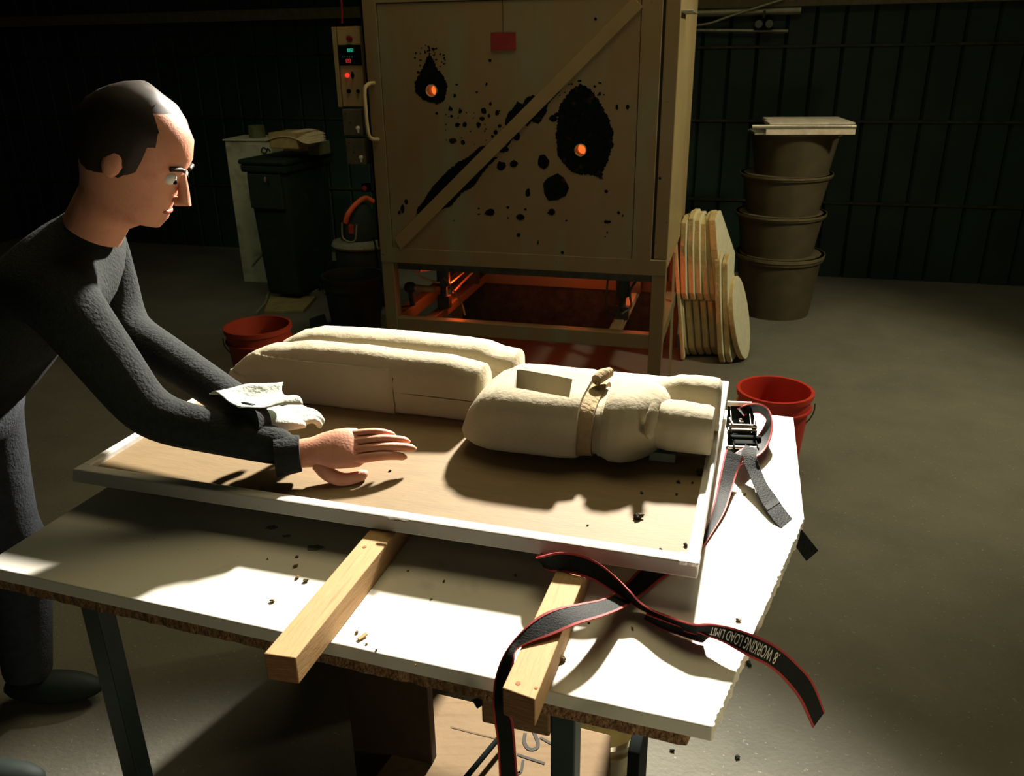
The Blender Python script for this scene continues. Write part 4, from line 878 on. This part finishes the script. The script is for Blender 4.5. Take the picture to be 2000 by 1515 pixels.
# plain grey webbing leaving to the right
sE = onz(1470, 900, ZS)
plain = thing('grey_webbing_tail', Matrix.Translation(sE), 'plain dark grey webbing running from the ratchet to the right table edge', 'strap')
rowsE = [((1456, 868, Zs+.05), (1478, 878, Zs+.05)), ((1448, 884, Zs+.045), (1478, 892, Zs+.045)), ((1452, 902, Zs+.04), (1482, 906, Zs+.035)), ((1462, 925, Zs+.032), (1487, 920, Zs+.025)), ((1474, 952, Zs+.022), (1498, 945, Zs+.02)), ((1490, 985, Zs+.012), (1516, 970, Zs+.012)), ((1510, 1015, Zs+.005), (1535, 998, Zs+.004)), ((1540, 1048, Zs-.01), (1562, 1030, Zs-.01)), ((1575, 1095, Zs-.06), (1598, 1075, Zs-.06))]
Le, Re = ribbon(px_rows(rowsE), 7); part('webbing', strap_mesh(Le, Re, 0, 1), m_web2, plain, tuple(sE), sm=50)
part('stitched_seam', strap_mesh(Le[36:39], Re[36:39], 0.02, .98, .001), m_inkb, plain, tuple(sE))

# ratchet
rp = onz(1448, 850, ZS+.03)
RF = Matrix.Translation(onz(1450, 872, ZS+.002)) @ Matrix.Rotation(R(-7), 4, 'Z')
rat = thing('ratchet', RF, 'black strap ratchet with pale grip and bright steel bars beside the tray corner', 'ratchet')
RS = .93
def rb(nm, a, b, m, bev=.001, M=None): return part(nm, MB().box(tuple(c*RS for c in a), tuple(c*RS for c in b), 0, M), m, rat, bevel=bev)
Mh = Matrix.Translation((0, .035, .030)) @ Matrix.Rotation(R(28), 4, 'X')
rb('handle_plate', (-.021, 0, 0), (.021, .060, .004), m_blackp, .001, Mh)
for s_ in (-1, 1):
    part('handle_arm', MB().prism([(0, -.035), (.004, -.035), (.012, .0), (.004, .055), (0, .055)], 0, .003, Mh @ Matrix.Translation((s_*.021, 0, .0)) @ Matrix.Scale(s_, 4, (1, 0, 0))), m_blackp, rat, bevel=.0005)
    rb('side_plate', (s_*.026-.0015, -.055, 0), (s_*.026+.0015, .04, .024), m_blackp)
    part('side_spring', MB().tube([(s_*.022, .010, .045), (s_*.027, .035, .050)], .003, 8), m_steel, rat, sm=60)
    rb('pawl_ear', (s_*.030-.003, .018, .018), (s_*.030+.003, .030, .034), m_steel)
part('grip', MB().tube([Mh @ Vector((-.026, .060, .005)), Mh @ Vector((.026, .060, .005))], .0058, 14), mat('pale_grip', (.80, .76, .68), .35), rat, sm=60)
part('pawl_bar', MB().tube([(-.028, .026, .036), (.030, .026, .036)], .0048, 12), m_steel, rat, sm=60)
part('spring_bar', MB().tube([(-.024, .018, .030), (.026, .018, .030)], .0026, 10), m_steel, rat, sm=60)
part('spindle', MB().tube([(-.032, -.002, .016), (.036, -.002, .016)], .011, 18), m_blackp, rat, sm=60)
part('frame_bolt', MB().tube([(-.034, -.035, .014), (.030, -.035, .014)], .0042, 12), m_steel, rat, sm=60)
part('tab', MB().box((-.005, .036, .040), (.004, .050, .0435)), m_steel, rat, bevel=.0008)
rb('base_plate', (-.026, -.052, .0), (.026, .035, .003), m_blackp)
part('ratchet_body', MB().box((-.022, -.030, .003), (.022, .045, .022)), m_blackp, rat, bevel=.003)

# ------------------------------------------------------------------ person reaching in from the left
def skin_mesh(name, verts, edges, radii, root_i, m, parent, O, sub=2):
    me = bpy.data.meshes.new(name); me.from_pydata([tuple(Vector(v)-Vector(O)) for v in verts], edges, [])
    o = bpy.data.objects.new(name, me); COL.objects.link(o)
    o.modifiers.new('skin', 'SKIN')
    sv = me.skin_vertices[0].data if me.skin_vertices else None
    if sv is None:
        bm = bmesh.new(); bm.from_mesh(me); bm.verts.layers.skin.verify(); bm.to_mesh(me); bm.free(); sv = me.skin_vertices[0].data
    for i, r_ in enumerate(radii):
        sv[i].radius = r_ if isinstance(r_, tuple) else (r_, r_); sv[i].use_root = (i == root_i)
    ss = o.modifiers.new('sub', 'SUBSURF'); ss.levels = sub; ss.render_levels = sub
    bpy.context.view_layer.update()
    new = bpy.data.meshes.new_from_object(o.evaluated_get(bpy.context.evaluated_depsgraph_get())); bpy.data.objects.remove(o)
    new.name = name; new.materials.clear(); new.materials.append(m)
    for p in new.polygons: p.use_smooth = True; p.material_index = 0
    o = bpy.data.objects.new(name, new); COL.objects.link(o); o.parent = parent; return o
wrist = onz(600, 884, .960)
tips = onz(812, 864, .958)
PB = Vector((-1.30, 1.67, 0))
per = thing('person', Matrix.Translation(PB), 'person in a dark sweater reaching a bare hand over the tray from the left', 'person'); O = tuple(PB)
sh_r, sh_l, neck, head = Vector((-.79, 1.42, 1.26)), Vector((-.88, 1.80, 1.29)), Vector((-.80, 1.61, 1.34)), Vector((-.69, 1.60, 1.47))
elb = Vector((-.66, 1.40, 1.035))
pel = Vector((-1.22, 1.66, .95))
elb_l = Vector((-.84, 1.74, 1.10)); wr_l = onz(515, 824, 1.005); tip_l = onz(634, 812, .965)
V = [pel, Vector((-1.08, 1.64, 1.09)), Vector((-.92, 1.62, 1.22)), sh_r, elb, wrist+(elb-wrist).normalized()*.02, sh_l, elb_l, wr_l, neck]
skin_mesh('sweater', V, [(0,1),(1,2),(2,3),(3,4),(4,5),(2,6),(6,7),(7,8),(2,9)], [(.15, .12), (.15, .12), (.16, .12), .068, .05, .036, .068, .05, .036, .055], 0, m_cloth, per, O)
tm = MB()
for y0, y1 in ((1.58, 1.52), (1.75, 1.83)):
    tm.tube(crom([(-1.20, y0+(1.665-y0)*.3, 1.0), (-1.23, y0, .86), (-1.265, (y0+y1)/2, .60), (-1.27, y1, .45), (-1.33, y1, .09)], 6), [.115-.0022*k for k in range(25)], 20)
tm.ball((-1.20, 1.665, .96), .15, 20, .85, 1.1, .85); tm.v = [v-Vector(O) for v in tm.v]
tr_ = build('trousers', tm, m_trous, parent=per)
md = tr_.modifiers.new('r', 'REMESH'); md.mode = 'VOXEL'; md.voxel_size = .014; md.use_smooth_shade = True
md = tr_.modifiers.new('s', 'SMOOTH'); md.iterations = 6
for y in (1.52, 1.83): part('shoe', MB().ball((-1.27, y, .045), .11, 16, 1.25, .42, .42), m_dark, per, O, sm=60)
# head: one lofted surface from neck to crown, built upright then tilted toward the work
HM = Matrix.Translation(head) @ Matrix.Rotation(R(32), 4, 'Y')
hrings = []
for z, fx, bx2, hy in ((-.17, .035, -.075, .050), (-.13, .038, -.072, .050), (-.105, .060, -.070, .053), (-.095, .088, -.070, .050), (-.075, .094, -.075, .058), (-.050, .092, -.085, .066), (-.02, .090, -.094, .072), (.015, .088, -.100, .076), (.05, .090, -.102, .077), (.08, .080, -.095, .070), (.105, .055, -.075, .053), (.12, .02, -.04, .026)):
    cxm, hx2 = (fx+bx2)/2, (fx-bx2)/2; hrings.append([HM @ Vector((cxm+hx2*math.cos(a_), hy*math.sin(a_), z)) for a_ in [2*math.pi*k/32 for k in range(32)]])
hd = part('head', MB().rings(hrings), m_skin, per, O, sm=80)
def sub(nm, mb, m):
    mb.v = [HM @ v - Vector(O) for v in mb.v]; return build(nm, mb, m, parent=hd, sm=60)
sub('nose', MB().tube([(.086, 0, .018), (.098, 0, -.005), (.109, 0, -.026), (.094, 0, -.034)], [.007, .010, .014, .010], 12), m_skin)
for s_ in (-1, 1):
    sub('eye', MB().ball((.076, s_*.030, .010), .0125, 12), m_print); sub('iris', MB().ball((.087, s_*.030, .008), .005, 8), m_blackp)
    sub('eyebrow', MB().tube([(.090, s_*.014, .030), (.088, s_*.030, .034), (.076, s_*.046, .029)], .004, 8), m_hair)
    sub('ear', MB().ball((-.008, s_*.077, .0), .030, 12, .62, .28, 1.05), m_skin)
sub('mouth', MB().ball((.088, 0, -.058), .022, 12, .35, 1, .26), mat('lips', (.45, .14, .1), .5))
hr = MB().ball((-.016, 0, .030), .108, 24, .93, .80, .95, .08, 4); hr.v = [v if not (v.x > .035 and v.z < .055) else Vector((.035-(v.x-.035)*.2, v.y, max(v.z, .0))) for v in hr.v]
hr.v = [HM @ v for v in hr.v]
part('hair', hr, m_hair, per, O, sm=60)
# hands: palm as one loft, five tapered bent fingers rooted in it
def make_hand(nm, wr, tp, roll, m, cuff_m, thumb_side=-1):
    HL = (tp-wr).length; dx_ = (tp-wr).normalized(); side = Vector((0, 0, 1)).cross(dx_).normalized()
    if side.y < 0: side = -side
    side = side*math.cos(R(roll))+Vector((0, 0, 1))*math.sin(R(roll)); side = (side-dx_*side.dot(dx_)).normalized()
    upn = dx_.cross(side); upn = upn if upn.z*math.cos(R(roll))-upn.y*math.sin(R(roll)) > 0 else -upn
    def hp(a, b, c): return wr + dx_*(a*HL) + side*b + upn*c
    rings = []
    for t, hw_, th_, cz_ in ((-.14, .026, .022, 0), (-.04, .027, .021, 0), (.05, .029, .019, .001), (.15, .036, .017, .003), (.27, .040, .016, .005), (.38, .041, .0145, .005), (.46, .040, .011, .003), (.50, .034, .007, .001)):
        c0_ = hp(t, 0, cz_); rings.append([c0_+side*(math.copysign(abs(math.cos(a_))**.8, math.cos(a_))*hw_)+upn*(math.copysign(abs(math.sin(a_))**.9, math.sin(a_))*th_) for a_ in [2*math.pi*k/28 for k in range(28)]])
    h_ = part(nm, MB().rings(rings), m, per, O, sm=80)
    for b_, ln, r_ in [(-.025, .90, .009), (-.008, 1.0, .0095), (.009, .95, .0092), (.025, .82, .008)]:
        b_ *= -thumb_side
        pts = [hp(.36, b_*1.1, .003), hp(.47, b_*1.05, .007), hp(.47+(ln-.47)*.45, b_*1.02, .009), hp(.47+(ln-.47)*.78, b_*.98, .001), hp(ln, b_*.94, -.012)]
        c_ = crom(pts, 5); rs = [r_*(1.08-.35*(i/(len(c_)-1))**1.5) for i in range(len(c_))]; rs[-1] = r_*.32; rs[-2] = r_*.58
        mb = MB().tube(c_, rs, 14); mb.v = [v-Vector(O) for v in mb.v]; build('finger', mb, m, parent=h_, sm=80)
    q = thumb_side
    pts = [hp(.10, q*.022, -.004), hp(.18, q*.044, -.008), hp(.30, q*.056, -.011), hp(.42, q*.054, -.012), hp(.53, q*.045, -.014)]
    c_ = crom(pts, 5); rs = [.0155-.0055*(i/(len(c_)-1)) for i in range(len(c_))]; rs[-1] = .004; rs[-2] = .0075
    mb = MB().tube(c_, rs, 14); mb.v = [v-Vector(O) for v in mb.v]; build('thumb', mb, m, parent=h_, sm=80)
    part('cuff', MB().tube([hp(-.28, 0, 0), hp(-.16, 0, 0), hp(-.06, 0, 0)], [.041, .037, .034], 24), cuff_m, per, O, sm=60)
    return h_
make_hand('hand', wrist, tips, 38, m_skin, m_cloth, -1)
make_hand('gloved_hand', wr_l, tip_l, 12, m_rag, m_cloth, 1)['label'] = 'pale grey gloved hand'
# rag: crumpled cloth hanging from the gloved hand over the tray
C4 = [onz(400, 762, 1.06), onz(548, 752, 1.045), onz(585, 790, 1.03), onz(470, 808, 1.045)]
mb = MB(); n = 22; vs = []; fs = []
for i in range(n):
    for j in range(n):
        u, v = i/(n-1), j/(n-1); p = (C4[0]*(1-u)+C4[1]*u)*(1-v)+(C4[3]*(1-u)+C4[2]*u)*v
        fold = math.sin(v*math.pi*2.3+u*1.4)
        p = p+Vector((.008*fold*u, 0, .010*fold*(.5+.5*u)+.014*math.sin(math.pi*v)))+Vector((noise.noise(p*18)*.012, noise.noise(p*15+Vector((4, 0, 0)))*.012, noise.noise(p*14+Vector((0, 9, 0)))*.02))
        vs.append(p)
for i in range(n-1):
    for j in range(n-1): fs.append((i*n+j, (i+1)*n+j, (i+1)*n+j+1, i*n+j+1))
info(build('cloth_rag', mb.add(vs, fs), m_rag, sm=70, solid=.002), 'crumpled pale grey cloth draped above the gloved hand at the left edge', 'cloth')
